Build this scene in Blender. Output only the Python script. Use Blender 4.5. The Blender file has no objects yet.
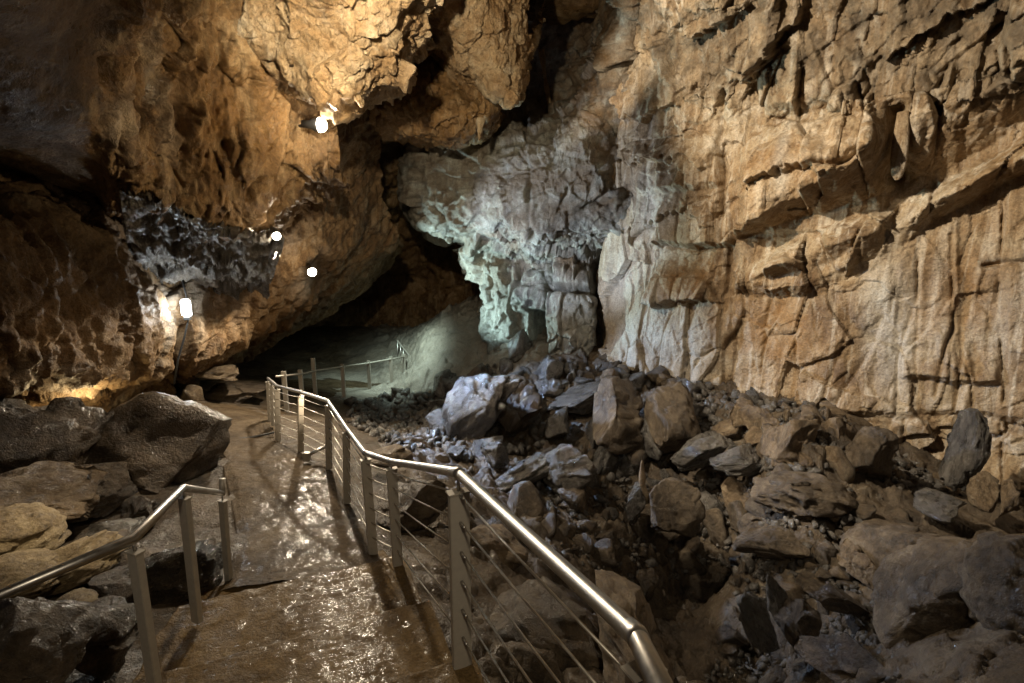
import bpy, bmesh, math, random
import numpy as np
from mathutils import Vector, Matrix

random.seed(7); RNG = np.random.default_rng(11)
SC = bpy.context.scene
COL = SC.collection

# ------------------------------------------------------------------ camera maths
CAM = np.array([0.0, 0.0, 3.1]); FPX = 500.0; PITCH = math.atan(93.5/500.0)
CP, SP = math.cos(PITCH), math.sin(PITCH)

def ray(u, v):
    u = np.asarray(u, float); v = np.asarray(v, float)
    a = 341.5 - v
    return np.stack([u-512.0, a*SP + FPX*CP, a*CP - FPX*SP], -1)
def P(u, v, Y):
    d = ray(u, v); return CAM + d*(np.asarray(Y, float)/d[..., 1])[..., None]
def Pz(u, v, z):
    d = ray(u, v); return CAM + d*((np.asarray(z, float)-CAM[2])/d[..., 2])[..., None]
def proj(p):
    q = p - CAM
    zc = q[..., 1]*CP - q[..., 2]*SP
    zc = np.where(zc < .05, .05, zc)
    a = (q[..., 1]*SP + q[..., 2]*CP)/zc*FPX
    return 512.0 + q[..., 0]/zc*FPX, 341.5 - a

# ------------------------------------------------------------------ noise
def _h(ix, iy, iz, seed):
    h = (ix.astype(np.uint32)*np.uint32(374761393) + iy.astype(np.uint32)*np.uint32(668265263)
         + iz.astype(np.uint32)*np.uint32(2147483647) + np.uint32(seed*974711 % 4294967295))
    h ^= h >> np.uint32(13); h *= np.uint32(1274126177); h ^= h >> np.uint32(16)
    h *= np.uint32(2246822519); h ^= h >> np.uint32(13)
    return h
def _f(h): return h.astype(np.float64)/4294967295.0
def vnoise(p, seed=0):
    i = np.floor(p).astype(np.int64); f = p - i
    g = f*f*f*(f*(f*6-15)+10)
    out = np.zeros(p.shape[0])
    for dx in (0, 1):
        for dy in (0, 1):
            for dz in (0, 1):
                h = _h(i[:, 0]+dx, i[:, 1]+dy, i[:, 2]+dz, seed)
                gx = (h & np.uint32(1023)).astype(float)/511.5-1
                gy = ((h >> np.uint32(10)) & np.uint32(1023)).astype(float)/511.5-1
                gz = ((h >> np.uint32(20)) & np.uint32(1023)).astype(float)/511.5-1
                d = gx*(f[:, 0]-dx)+gy*(f[:, 1]-dy)+gz*(f[:, 2]-dz)
                w = (g[:, 0] if dx else 1-g[:, 0])*(g[:, 1] if dy else 1-g[:, 1])*(g[:, 2] if dz else 1-g[:, 2])
                out += w*d
    return out
def fbm(p, sc, octv=5, gain=.5, seed=0, ridged=False):
    a, s, t = 1.0, sc, np.zeros(p.shape[0]); n = 0
    for k in range(octv):
        v = vnoise(p*s + 17.3*k, seed+k)
        t += a*((.45-np.abs(v)*1.5) if ridged else v); n += a
        a *= gain; s *= 2.03
    return t/n
def worley(p, seed=0):
    i = np.floor(p).astype(np.int64)
    F1 = np.full(p.shape[0], 9.); F2 = F1.copy(); ident = np.zeros(p.shape[0], np.uint32); cen = p.copy()
    for dx in (-1, 0, 1):
        for dy in (-1, 0, 1):
            for dz in (-1, 0, 1):
                c = i + np.array([dx, dy, dz])
                h = _h(c[:, 0], c[:, 1], c[:, 2], seed)
                q = np.stack([(h & np.uint32(1023))/1023., ((h >> np.uint32(10)) & np.uint32(1023))/1023.,
                              ((h >> np.uint32(20)) & np.uint32(1023))/1023.], -1)*.9+.05 + c
                d = np.sqrt(((p-q)**2).sum(1))
                m = d < F1
                F2 = np.where(m, F1, np.minimum(F2, d))
                F1 = np.where(m, d, F1); ident = np.where(m, h, ident); cen[m] = q[m]
    return F1, F2, ident, cen
def blocky(p, sc, seed=0, tilt=.5, crack=.35, warp=.25):
    """angular fractured relief: each cell a flat tilted facet, cracks where cells meet"""
    sc = np.asarray(sc, float)
    q = p*sc
    w = np.stack([vnoise(q*1.3+5.1, seed+31), vnoise(q*1.3+9.7, seed+32), vnoise(q*1.3+2.9, seed+33)], -1)
    q = q + w*warp
    F1, F2, ident, cen = worley(q, seed)
    h1 = _f(ident); h2 = _f(ident*np.uint32(2654435761)); h3 = _f(ident*np.uint32(40503)+np.uint32(77)); h4 = _f(ident*np.uint32(69069)+np.uint32(5))
    d = q-cen
    o = (h1-.5)*1.2 + tilt*((h2-.5)*d[:, 0]+(h3-.5)*d[:, 1]+(h4-.5)*d[:, 2])*2.4
    e = np.clip((F2-F1)/.09, 0, 1)
    return o - crack*(1-e)**2
def smooth(x): x = np.clip(x, 0, 1); return x*x*(3-2*x)

# ------------------------------------------------------------------ materials
def srgb(r, g, b):
    f = lambda c: (c/255/12.92) if c/255 <= .04045 else ((c/255+.055)/1.055)**2.4
    return (f(r), f(g), f(b), 1)
class NT:
    def __init__(s, name):
        s.m = bpy.data.materials.new(name); s.m.use_nodes = True
        s.t = s.m.node_tree; s.t.nodes.clear()
        s.out = s.n('ShaderNodeOutputMaterial'); s.b = s.n('ShaderNodeBsdfPrincipled')
        s.l(s.b.outputs[0], s.out.inputs[0])
    def n(s, ty, **k):
        x = s.t.nodes.new(ty)
        for a, v in k.items(): setattr(x, a, v)
        return x
    def l(s, a, b): s.t.links.new(a, b)
    def noise(s, vec, scale, detail=6, rough=.55, dist=0.0):
        x = s.n('ShaderNodeTexNoise'); x.inputs['Scale'].default_value = scale; x.inputs['Detail'].default_value = detail
        x.inputs['Roughness'].default_value = rough; x.inputs['Distortion'].default_value = dist
        if vec is not None: s.l(vec, x.inputs['Vector'])
        return x.outputs['Fac']
    def mapping(s, vec, sc, rot=(0, 0, 0)):
        x = s.n('ShaderNodeMapping'); x.inputs['Scale'].default_value = sc; x.inputs['Rotation'].default_value = rot
        s.l(vec, x.inputs['Vector']); return x.outputs[0]
    def ramp(s, fac, stops, interp='LINEAR'):
        x = s.n('ShaderNodeValToRGB'); e = x.color_ramp.elements; x.color_ramp.interpolation = interp
        while len(e) < len(stops): e.new(.5)
        for q, (p, c) in zip(e, stops):
            q.position = p; q.color = c if not isinstance(c, (int, float)) else (c, c, c, 1)
        s.l(fac, x.inputs[0]); return x.outputs[0]
    def mix(s, fac, a, b, mode='MIX'):
        x = s.n('ShaderNodeMix', data_type='RGBA', blend_type=mode)
        for i, v in ((0, fac), (6, a), (7, b)):
            if hasattr(v, 'is_linked'): s.l(v, x.inputs[i])
            else: x.inputs[i].default_value = v
        return x.outputs[2]
    def math(s, op, a, b=0.0):
        x = s.n('ShaderNodeMath', operation=op)
        for i, v in ((0, a), (1, b)):
            if hasattr(v, 'is_linked'): s.l(v, x.inputs[i])
            else: x.inputs[i].default_value = v
        return x.outputs[0]
    def bump(s, h, dist, strength=1.0, normal=None):
        x = s.n('ShaderNodeBump'); x.inputs['Strength'].default_value = strength; x.inputs['Distance'].default_value = dist
        s.l(h, x.inputs['Height'])
        if normal is not None: s.l(normal, x.inputs['Normal'])
        return x.outputs[0]

def rock_mat(name, dark, mid, light, pale, streak=.5, rough=(.45, .8), bump=.03, wet=.0, scale=1.0, masks=False, spec=.4, ridge=0.0, film=None):
    t = NT(name)
    co = t.n('ShaderNodeTexCoord').outputs['Object']
    n1 = t.noise(co, .7*scale, 6, .62, .3)
    n2 = t.noise(co, 4.5*scale, 6, .66, .3)
    st = t.noise(t.mapping(co, (3.2*scale, 3.2*scale, .22*scale)), 1.6, 5, .62, .6)
    f = t.math('ADD', t.math('MULTIPLY', n1, .62), t.math('MULTIPLY', n2, .38))
    c = t.ramp(f, [(.36, dark), (.46, mid), (.56, light), (.66, pale)])
    sp = t.ramp(st, [(.50, 0), (.66, 1)])
    c = t.mix(t.math('MULTIPLY', sp, streak), c, pale)
    sd = t.ramp(st, [(.30, 1), (.43, 0)])
    c = t.mix(t.math('MULTIPLY', sd, min(1, streak*1.1)), c, dark)
    if masks:
        at = t.n('ShaderNodeAttribute'); at.attribute_name = 'stain'
        se = t.n('ShaderNodeSeparateColor'); t.l(at.outputs['Color'], se.inputs[0])
        c = t.mix(se.outputs[0], c, t.mix(n2, (.40, .36, .30, 1), (.56, .52, .44, 1)))      # calcite, also plain pale patches
        c = t.mix(se.outputs[1], c, t.mix(n2, (.16, .075, .022, 1), (.34, .19, .065, 1)))     # iron ochre
        c = t.mix(se.outputs[2], c, t.mix(n2, (.05, .035, .02, 1), (.10, .07, .04, 1)))         # dark film, also plain darker areas
    fine = t.noise(co, 26*scale, 4, .72)
    c = t.mix(1.0, c, t.ramp(fine, [(.3, .62), (.6, 1.12)]), 'MULTIPLY')
    t.l(c, t.b.inputs['Base Color'])
    wn = t.noise(co, 2.1*scale, 4, .65)
    r = t.ramp(wn, [(.38, rough[0]), (.62, rough[1])])
    t.l(r, t.b.inputs['Roughness'])
    t.b.inputs['Specular IOR Level'].default_value = spec
    if wet > 0:
        t.b.inputs['Coat Weight'].default_value = wet; t.b.inputs['Coat Roughness'].default_value = .09
    b0 = t.math('ADD', t.math('MULTIPLY', n2, .9), t.math('MULTIPLY', fine, .45))
    b = t.bump(b0, bump)
    cn = b
    if film:       # a water film lies smoother than the ground under it
        sc, rot, dist = film
        t.b.inputs['Coat Roughness'].default_value = .12
        rg = t.noise(t.mapping(t.mapping(co, (1, 1, 1), (0, 0, rot)), sc), 1.5, 5, .62, .8)
        cn = t.bump(rg, dist)
    t.l(b, t.b.inputs['Normal'])
    if wet > 0: t.l(cn, t.b.inputs['Coat Normal'])
    return t.m

M = {}
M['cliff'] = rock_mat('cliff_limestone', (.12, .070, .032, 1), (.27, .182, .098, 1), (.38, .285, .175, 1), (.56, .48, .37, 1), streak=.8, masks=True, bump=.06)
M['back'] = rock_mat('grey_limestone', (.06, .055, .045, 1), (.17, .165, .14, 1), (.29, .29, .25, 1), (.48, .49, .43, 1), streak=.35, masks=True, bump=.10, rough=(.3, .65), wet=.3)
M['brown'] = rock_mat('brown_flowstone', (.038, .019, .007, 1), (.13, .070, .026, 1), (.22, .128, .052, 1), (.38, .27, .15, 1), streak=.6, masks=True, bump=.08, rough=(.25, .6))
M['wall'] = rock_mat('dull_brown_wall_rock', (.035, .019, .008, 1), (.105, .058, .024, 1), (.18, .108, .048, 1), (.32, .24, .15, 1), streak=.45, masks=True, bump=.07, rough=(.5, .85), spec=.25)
M['tan'] = rock_mat('tan_flowstone', (.15, .085, .035, 1), (.34, .225, .115, 1), (.45, .335, .20, 1), (.60, .52, .40, 1), streak=.25, masks=True, bump=.10)
M['wetrock'] = rock_mat('wet_grey_rock', (.020, .017, .014, 1), (.055, .048, .040, 1), (.105, .092, .076, 1), (.19, .17, .145, 1), streak=.15, bump=.05, wet=.7, rough=(.2, .5), scale=1.6)
M['brownrock'] = rock_mat('brown_boulder_rock', (.035, .023, .012, 1), (.105, .070, .038, 1), (.185, .13, .075, 1), (.32, .255, .17, 1), streak=.35, bump=.05, wet=.2, rough=(.3, .7), scale=1.6)
M['darkrock'] = rock_mat('dark_boulder_rock', (.014, .010, .006, 1), (.042, .029, .017, 1), (.085, .06, .036, 1), (.18, .135, .09, 1), streak=.2, bump=.06, wet=.4, rough=(.3, .6), scale=1.3)
M['yellowrock'] = rock_mat('yellow_clay_rock', (.07, .045, .02, 1), (.20, .14, .068, 1), (.31, .23, .12, 1), (.40, .32, .19, 1), streak=.1, bump=.06, rough=(.5, .8), scale=2.2)
M['ground'] = rock_mat('muddy_cave_ground', (.020, .014, .008, 1), (.058, .040, .023, 1), (.10, .072, .043, 1), (.17, .135, .09, 1), streak=.0, bump=.07, wet=.3, rough=(.35, .75), masks=True, scale=1.2)
M['path'] = rock_mat('wet_path_concrete', (.032, .020, .010, 1), (.066, .044, .023, 1), (.105, .073, .041, 1), (.155, .115, .068, 1), streak=.0, bump=.045, wet=.17, rough=(.4, .7), scale=2.4, spec=.15, film=((3.6, 3.6, 1), 0, .016))
M['steps'] = rock_mat('wet_step_concrete', (.052, .029, .009, 1), (.100, .061, .022, 1), (.145, .093, .038, 1), (.20, .14, .065, 1), streak=.0, bump=.03, wet=.19, rough=(.4, .7), scale=2.0, spec=.12, film=((1.1, 6.0, 1), -.39, .017))
M['wetbrown'] = rock_mat('wet_brown_rock', (.020, .014, .008, 1), (.062, .043, .025, 1), (.115, .083, .050, 1), (.21, .165, .11, 1), streak=.25, bump=.05, wet=.3, rough=(.35, .7), scale=1.6)
M['wetbrown'].node_tree.nodes['Principled BSDF'].inputs['Coat Roughness'].default_value = .28
M['wethump'] = rock_mat('dripping_wet_rock', (.012, .010, .007, 1), (.035, .027, .018, 1), (.07, .055, .035, 1), (.12, .10, .07, 1), streak=.0, bump=.10, wet=1.0, rough=(.2, .4), scale=.9)

def metal(name, col, rough, metallic=1.0):
    t = NT(name); co = t.n('ShaderNodeTexCoord').outputs['Object']
    n = t.noise(co, 18, 6, .6); f = t.noise(t.mapping(co, (60, 60, 4)), 3, 3)
    t.l(t.mix(t.ramp(n, [(.4, .0), (.7, .3)]), col, tuple(c*.55 for c in col[:3])+(1,)), t.b.inputs['Base Color'])
    t.b.inputs['Metallic'].default_value = metallic
    t.l(t.ramp(n, [(.3, rough*.75), (.7, rough*1.35)]), t.b.inputs['Roughness'])
    t.l(t.bump(f, .0002), t.b.inputs['Normal'])
    return t.m
M['steel'] = metal('handrail_steel', (.40, .385, .36, 1), .36)
M['post'] = metal('brushed_post_steel', (.40, .365, .31, 1), .45, .35)
M['cable'] = metal('cable_steel', (.58, .54, .47, 1), .42)
M['black'] = metal('black_paint', (.02, .02, .02, 1), .5, .1)
M['rubber'] = metal('black_rubber', (.015, .014, .013, 1), .55, 0)
def glow(name, col, s):
    t = NT(name); t.b.inputs['Base Color'].default_value = (.8, .8, .8, 1)
    t.b.inputs['Emission Color'].default_value = col; t.b.inputs['Emission Strength'].default_value = s
    co = t.n('ShaderNodeTexCoord').outputs['Object']
    return t.m
M['warm_glow'] = glow('lit_lamp_lens', (1, .88, .68, 1), 40)
M['cool_glow'] = glow('lit_tube_diffuser', (.93, .97, 1, 1), 24)

# ------------------------------------------------------------------ object helpers
def link(name, me, mat, parent=None):
    o = bpy.data.objects.new(name, me); COL.objects.link(o)
    if mat: me.materials.append(mat)
    if parent is not None: o.parent = parent
    return o
def tag(o, label=None, cat=None, group=None, kind=None):
    if label: o['label'] = label
    if cat: o['category'] = cat
    if group: o['group'] = group
    if kind: o['kind'] = kind
    return o
def empty(name, loc, label, cat, group=None):
    o = bpy.data.objects.new(name, None); COL.objects.link(o); o.location = loc; o.empty_display_size = .1
    return tag(o, label, cat, group)
def mesh_np(name, V, F, smooth_=True):
    me = bpy.data.meshes.new(name)
    V = np.asarray(V, np.float32); F = np.asarray(F, np.int32)
    me.vertices.add(len(V)); me.vertices.foreach_set('co', V.ravel())
    k = F.shape[1]
    me.loops.add(F.size); me.loops.foreach_set('vertex_index', F.ravel())
    me.polygons.add(len(F)); me.polygons.foreach_set('loop_start', np.arange(0, F.size, k, dtype=np.int32))
    me.polygons.foreach_set('loop_total', np.full(len(F), k, np.int32))
    me.update(calc_edges=True)
    if smooth_: me.polygons.foreach_set('use_smooth', np.ones(len(F), bool))
    me.validate(); return me
def grid_faces(nr, nc):
    i = np.arange(nr*nc).reshape(nr, nc)
    return np.stack([i[:-1, :-1].ravel(), i[:-1, 1:].ravel(), i[1:, 1:].ravel(), i[1:, :-1].ravel()], -1)
def set_stain(me, C):
    a = me.attributes.new('stain', 'FLOAT_COLOR', 'POINT')
    a.data.foreach_set('color', np.concatenate([C, np.ones((len(C), 1))], 1).astype(np.float32).ravel())

def catmull(A, t):
    """A (n, ...) control values, t in 0..n-1"""
    n = len(A); i = np.clip(np.floor(t).astype(int), 0, n-2); f = (t-i).reshape((-1,)+(1,)*(A.ndim-1))
    p1, p2 = A[i], A[i+1]
    p0 = np.where((i == 0).reshape(f.shape), 2*p1-p2, A[np.maximum(i-1, 0)])
    p3 = np.where((i == n-2).reshape(f.shape), 2*p2-p1, A[np.minimum(i+2, n-1)])
    return .5*((2*p1)+(-p0+p2)*f+(2*p0-5*p1+4*p2-p3)*f**2+(-p0+3*p1-3*p2+p3)*f**3)
def params(px, step, cap=120):
    """px (n, m, 2): spans along axis 0 get samples for their length in pixels"""
    L = np.sqrt((np.diff(px, axis=0)**2).sum(-1)).max(1)
    t = [np.array([0.0])]
    for k, l in enumerate(L):
        m = int(np.clip(l/step, 4, cap)); t.append(k+np.arange(1, m+1)/m)
    return np.concatenate(t)
def loft_points(rows, step=1.7):
    R = np.array(rows, float)                       # rows x cols x (u, v, Y)
    X = P(R[..., 0], R[..., 1], R[..., 2])
    px = np.stack([R[..., 0], R[..., 1]], -1)
    dep = R[..., 2:3]/R[..., 2:3].min()*0
    px = np.concatenate([px, R[..., 2:3]*18], -1)
    tr = params(px, step); tc = params(px.transpose(1, 0, 2), step)
    A = catmull(X, tr); A = catmull(A.transpose(1, 0, 2), tc).transpose(1, 0, 2)
    return A
def normals(A):
    du = np.gradient(A, axis=1); dv = np.gradient(A, axis=0)
    n = np.cross(du, dv); n /= np.linalg.norm(n, axis=-1, keepdims=True)+1e-9
    if ((CAM-A)*n).sum(-1).mean() < 0: n = -n
    return n
def seg_dist(u, v, pl):
    """distance in pixels to a polyline, signed vertical offset (v minus line v) and position along"""
    best = np.full(u.shape, 1e9)
    for (a, b), (c, d) in zip(pl[:-1], pl[1:]):
        w = np.clip(((u-a)*(c-a)+(v-b)*(d-b))/((c-a)**2+(d-b)**2+1e-9), 0, 1)
        best = np.minimum(best, np.hypot(u-a-w*(c-a), v-b-w*(d-b)))
    return best
def vline(u, pl):
    x = [q[0] for q in pl]; y = [q[1] for q in pl]; return np.interp(u, x, y)
def ledge(u, v, lip, inner, out, up, fade=12):
    """rock standing proud above the lip, its underside sloping back to the inner line"""
    x0, x1 = lip[0][0], lip[-1][0]
    a, b = vline(u, lip), vline(u, inner)
    b = np.maximum(b, a+1.5)
    ends = smooth((u-x0)/fade)*smooth((x1-u)/fade) if x1 < 1024 else smooth((u-x0)/fade)
    h = np.where(v <= a, smooth(1-(a-v)/up), np.clip(1-(v-a)/(b-a), 0, 1))
    return out*h*ends
def crack(u, v, pl, w, d):
    k = seg_dist(u, v, pl)/w
    return -d*np.where(k < 3, np.exp(-np.abs(k)**1.4), 0)*(.35+.65*smooth(.5+1.6*np.sin(v*.071+pl[0][0])*np.sin(v*.033+u*.02+pl[0][1])))
def blob(u, v, cx, cy, rx, ry, rot=0):
    c, s = math.cos(math.radians(rot)), math.sin(math.radians(rot))
    x, y = (u-cx)*c+(v-cy)*s, -(u-cx)*s+(v-cy)*c
    return np.clip(1.25-np.hypot(x/rx, y/ry), 0, 1)

def make_rock_sheet(name, A, disp, mat, stain=None, parent=None, thick=None):
    """displace a lofted sheet along its normals; disp(pts, u, v) in metres"""
    nr, nc = A.shape[:2]; n = normals(A).reshape(-1, 3); p = A.reshape(-1, 3)
    u, v = proj(p)
    q = p + n*disp(p, u, v)[:, None]
    me = mesh_np(name, q, grid_faces(nr, nc))
    if stain is not None: set_stain(me, np.clip(stain(p, u, v), 0, 1))
    o = link(name, me, mat, parent)
    return o
def rough_disp(big=.25, mid=.10, fine=.025, blk=.12, bs=(1.1, 1.1, 1.1), seed=1, flute=0.0, bscale2=3.2):
    def f(p, u, v):
        d = big*fbm(p, .45, 3, .5, seed)*2 + mid*fbm(p, 1.6, 4, .55, seed+9, True)*1.6 + fine*fbm(p, 7, 4, .6, seed+17)*2
        if blk: d = d + blk*blocky(p, bs, seed+3) + blk*.38*blocky(p, np.array(bs)*bscale2, seed+5)
        if flute: d = d + flute*fbm(p*np.array([1, 1, .16]), 3.4, 3, .5, seed+7, True)*1.6
        return d
    return f

# ================================================================== terrain
TP = []
def T(u, v, z): TP.append(Pz(u, v, z))
def TY(u, v, Y, dz=0): TP.append(P(u, v, Y)+np.array([0, 0, dz]))
PATH_R = [(398, 566, 4.05), (373, 552, 4.5), (347, 501, 5.95), (329, 467, 6.9), (300.6, 450, 7.7), (278, 440, 8.5), (270, 420, 9.4)]
for (u, v, Y) in PATH_R: TY(u-14, v, Y, -.09)
for (u, v, z) in [(228, 579, -.0), (232, 540, -.02), (226, 480, -.1), (215, 440, -.15), (208, 415, -.2), (205, 402, -.35),
                  (285, 411, -.95), (301, 402, -1.05), (320, 396, -1.35), (343, 396, -1.4), (369, 389, -1.65), (391, 385, -1.6), (404, 380, -1.7),
                  (260, 385, -.7), (320, 376, -1.5), (360, 372, -1.6),
                  # gully right of the railing
                  (430, 520, -.35), (480, 600, -.15), (545, 655, 0.0), (520, 560, -.5), (440, 480, -.9), (395, 455, -.7), (360, 435, -.75), (330, 418, -1.1),
                  (690, 660, -2.6), (725, 600, -2.9), (640, 540, -1.8), (560, 520, -1.3), (500, 460, -1.4), (420, 430, -1.9), (370, 415, -1.8), (400, 402, -1.8),
                  (440, 390, -1.3), (480, 352, -.2), (500, 320, .7), (420, 345, -.4), (412, 366, -1.1), (400, 372, -1.45), (465, 330, .3),
                  (520, 370, -.2), (600, 420, -.8), (600, 382, -.2), (540, 400, -.7), (700, 420, -.45), (760, 412, -.15), (860, 432, -.25), (1000, 492, -.8), (920, 470, -.65),
                  (760, 480, -.7), (760, 540, -1.2), (850, 540, -.85), (850, 480, -.35), (950, 512, -.75), (900, 590, -1.0), (820, 640, -1.5),
                  (1000, 560, -.3), (1040, 650, .2), (930, 670, -.5), (1020, 690, .2), (960, 610, -.45), (770, 690, -2.3),
                  (300, 620, -.1), (340, 650, -.05), (250, 660, -.05), (380, 600, -.1), (430, 670, .1),
                  # left of the path
                  (180, 560, -.02), (130, 520, -.05), (60, 560, .0), (150, 470, .0), (60, 440, .25), (20, 620, .15), (100, 650, .25), (0, 420, .3)]: T(u, v, z)
for q in [(0, 0, .4), (-1, 1.2, .3), (3, 0, .3), (6, 1, .4), (-4, 0, .6), (-9, 8, .2), (-10, 14, -.5), (12, 6, .2), (10, 12, 0.), (5, 16, .5), (-3, 26, -.8), (-9, 24, -.8), (2, 24, 1.5), (14, 0, .3), (-9, 0, .6), (0, -3, .3), (8, -3, .3), (-8, -3, .4)]:
    TP.append(np.array(q, float))
TP = np.array(TP)
def _phi(r): return np.where(r > 1e-9, r*r*np.log(np.maximum(r, 1e-9)), 0)
_n = len(TP)
_K = _phi(np.hypot(TP[:, None, 0]-TP[None, :, 0], TP[:, None, 1]-TP[None, :, 1])) + np.eye(_n)*.02
_Q = np.concatenate([np.ones((_n, 1)), TP[:, :2]], 1)
_W = np.linalg.solve(np.block([[_K, _Q], [_Q.T, np.zeros((3, 3))]]), np.concatenate([TP[:, 2], np.zeros(3)]))
def tz(x, y):
    x = np.asarray(x, float); y = np.asarray(y, float); s = x.shape
    x, y = x.ravel(), y.ravel(); o = np.zeros(x.size)
    for k in range(0, x.size, 40000):
        a, b = x[k:k+40000], y[k:k+40000]
        o[k:k+40000] = _phi(np.hypot(a[:, None]-TP[None, :, 0], b[:, None]-TP[None, :, 1]))@_W[:_n]+_W[_n]+_W[_n+1]*a+_W[_n+2]*b
    return o.reshape(s)
def hit(u, v):
    """where the ray through a pixel first meets the ground"""
    d = ray(u, v); d = d/d[1]
    Y = np.linspace(1.2, 26, 900); q = CAM+d*Y[:, None]
    m = q[:, 2] < tz(q[:, 0], q[:, 1])
    k = int(np.argmax(m)) if m.any() else 899
    return q[k]

# path frame (direction of travel) used by the steps and the strip
DIR = np.array([-.38, .925]); DIR /= np.linalg.norm(DIR); PER = np.array([DIR[1], -DIR[0]])

# ground sheet: fine near, coarse far
xs = np.concatenate([np.linspace(-14, -5, 60)[:-1], np.linspace(-5, 9, 400)[:-1], np.linspace(9, 15, 30)])
ys = np.concatenate([np.linspace(-4, 2, 30)[:-1], np.linspace(2, 14, 400)[:-1], np.linspace(14, 19.5, 170)[:-1], np.linspace(19.5, 30, 60)])
gx, gy = np.meshgrid(xs, ys)
gz = tz(gx, gy)
p = np.stack([gx, gy, gz], -1).reshape(-1, 3)
u, v = proj(p)
# how rubbly each place is: strong in the gully, weak on the pale slope and the mound at right
rub = smooth((p[:, 0]-(-1.2-.32*(p[:, 1]-4)))/1.0)
rub *= 1-.25*blob(u, v, 455, 350, 75, 45)
rub *= 1-.7*blob(u, v, 960, 590, 150, 95)
rub *= 1-.8*blob(u, v, 540, 620, 90, 70)
rub = np.clip(rub, .12, 1)
d = rub*(.16*blocky(p, 1.6, 4, .9)+.07*blocky(p, 3.6, 6, 1.0)+.025*blocky(p, 8.5, 8, 1.0)) + .10*fbm(p, 1.2, 4, .5, 3) + .03*fbm(p, 5, 4, .6, 5)
onpath = (p[:, 0] < -.7) & (p[:, 0] > -4.6) & (p[:, 1] < 10)
p[:, 2] += d
me = mesh_np('cave_floor', p, grid_faces(len(ys), len(xs)))
st = np.zeros((len(p), 3))
n = fbm(p, 1.1, 4, .55, 77)
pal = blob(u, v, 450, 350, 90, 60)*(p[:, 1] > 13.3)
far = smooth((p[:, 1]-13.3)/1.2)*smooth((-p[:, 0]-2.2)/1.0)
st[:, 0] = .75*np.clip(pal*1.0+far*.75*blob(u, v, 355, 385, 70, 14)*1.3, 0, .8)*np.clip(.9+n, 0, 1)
st[:, 2] = blob(u, v, 400, 430, 75, 45)*(p[:, 1] < 14)*.8  # darker brown over the pit
set_stain(me, st)
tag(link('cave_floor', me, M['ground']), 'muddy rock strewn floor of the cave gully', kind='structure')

# ------------------------------------------------------------------ path: a worn strip from the steps to the far bend
LEFT = [Pz(214, 590, .1), Pz(228, 572, .06), Pz(236, 530, .0), Pz(229, 490, -.05), Pz(218, 450, -.1), Pz(209, 420, -.15), Pz(190, 404, -.25), Pz(200, 391, -.5), P(255, 383, 14.5), P(310, 377, 17.5), P(372, 372, 21)]
RIGHT = [P(402, 567, 4.05), P(378, 553, 4.5), P(350, 503, 5.95), P(331, 469, 6.9), P(304, 452, 7.7), P(281, 441, 8.5), P(273, 424, 9.4), P(288, 412, 12.0), P(318, 398, 14), P(372, 390, 16.9), P(406, 381, 18.2)]
L = catmull(np.array(LEFT), np.linspace(0, 10, 260)); R = catmull(np.array(RIGHT), np.linspace(0, 10, 260))
w = np.linspace(0, 1, 70)[None, :, None]
A = L[:, None]*(1-w)+R[:, None]*w
B = A.reshape(-1, 3).copy()
ew = (np.minimum(w, 1-w)*2)[0, :, 0]
edge = np.tile(smooth(ew*5), 260)
B[:, 2] += .035*fbm(B, 1.3, 4, .55, 21)*1.4 + .016*fbm(B, 6, 4, .6, 23)*1.5 - .05*(1-edge)*(.6+fbm(B, 3, 3, .5, 25)) + .012
A2 = B.reshape(260, 70, 3)
lo = A2[:, -1:].copy(); lo[..., 2] -= .4; lo[..., 0] += .12
lo2 = A2[:, :1].copy(); lo2[..., 2] -= .3; lo2[..., 0] -= .1
A2 = np.concatenate([lo2, A2, lo], 1)
me = mesh_np('path', A2.reshape(-1, 3), grid_faces(260, 72))
tag(link('path', me, M['path']), 'wet trodden concrete path winding into the cave', kind='structure')

# ------------------------------------------------------------------ steps: wide worn treads
def along(x, y): return x*DIR[0]+y*DIR[1]
edges = [(-.6, 1.75), (1.28, 1.30), (2.28, .90), (3.28, .52), (4.27, .30), (4.9, .085)]
def step_z(s):
    z = np.full(s.shape, 1.75)
    for (e0, z0), (e1, z1) in zip(edges[:-1], edges[1:]):
        z = np.where(s > e0, z0+(z1-z0)*smooth((s-e0)/.05), z)
    return z
ss = np.linspace(.3, 4.75, 330); 
SA = np.zeros((330, 130, 3))
cR = [(0.3, P(560, 700, 1.5)), (1.9, P(468, 668, 2.32)), (3.0, P(430, 610, 3.1)), (4.0, P(402, 567, 4.05)), (4.75, P(380, 553, 4.5))]
def crossat(s, pts): return np.interp(s, [along(q[0], q[1]) for _, q in pts], [q[0]*PER[0]+q[1]*PER[1] for _, q in pts])
cRs = crossat(ss, [(0, P(600, 700, 1.1)), (0, P(468, 668, 2.32)), (0, P(402, 567, 4.05)), (0, P(378, 553, 4.6))])
cLs = crossat(ss, [(0, P(60, 720, 1.9)), (0, P(112, 668, 2.55)), (0, P(165, 628, 3.2)), (0, P(212, 590, 4.0)), (0, P(222, 580, 4.4))])
cL2 = cLs + .05*fbm(np.stack([ss, ss*0, ss*0], -1), 2.2, 3, .6, 91)*2
for i, s in enumerate(ss):
    c = np.linspace(cL2[i]-.06, cRs[i]+.05, 130)
    SA[i, :, 0] = DIR[0]*s+PER[0]*c; SA[i, :, 1] = DIR[1]*s+PER[1]*c
q = SA.reshape(-1, 3)
sv = along(q[:, 0], q[:, 1]); warp = .04*fbm(q, 1.4, 4, .6, 41)*2
q[:, 2] = step_z(sv+warp)
q[:, 2] += .03*fbm(q, 1.5, 4, .5, 43)+.012*fbm(q, 7, 4, .6, 45)*1.5
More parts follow.
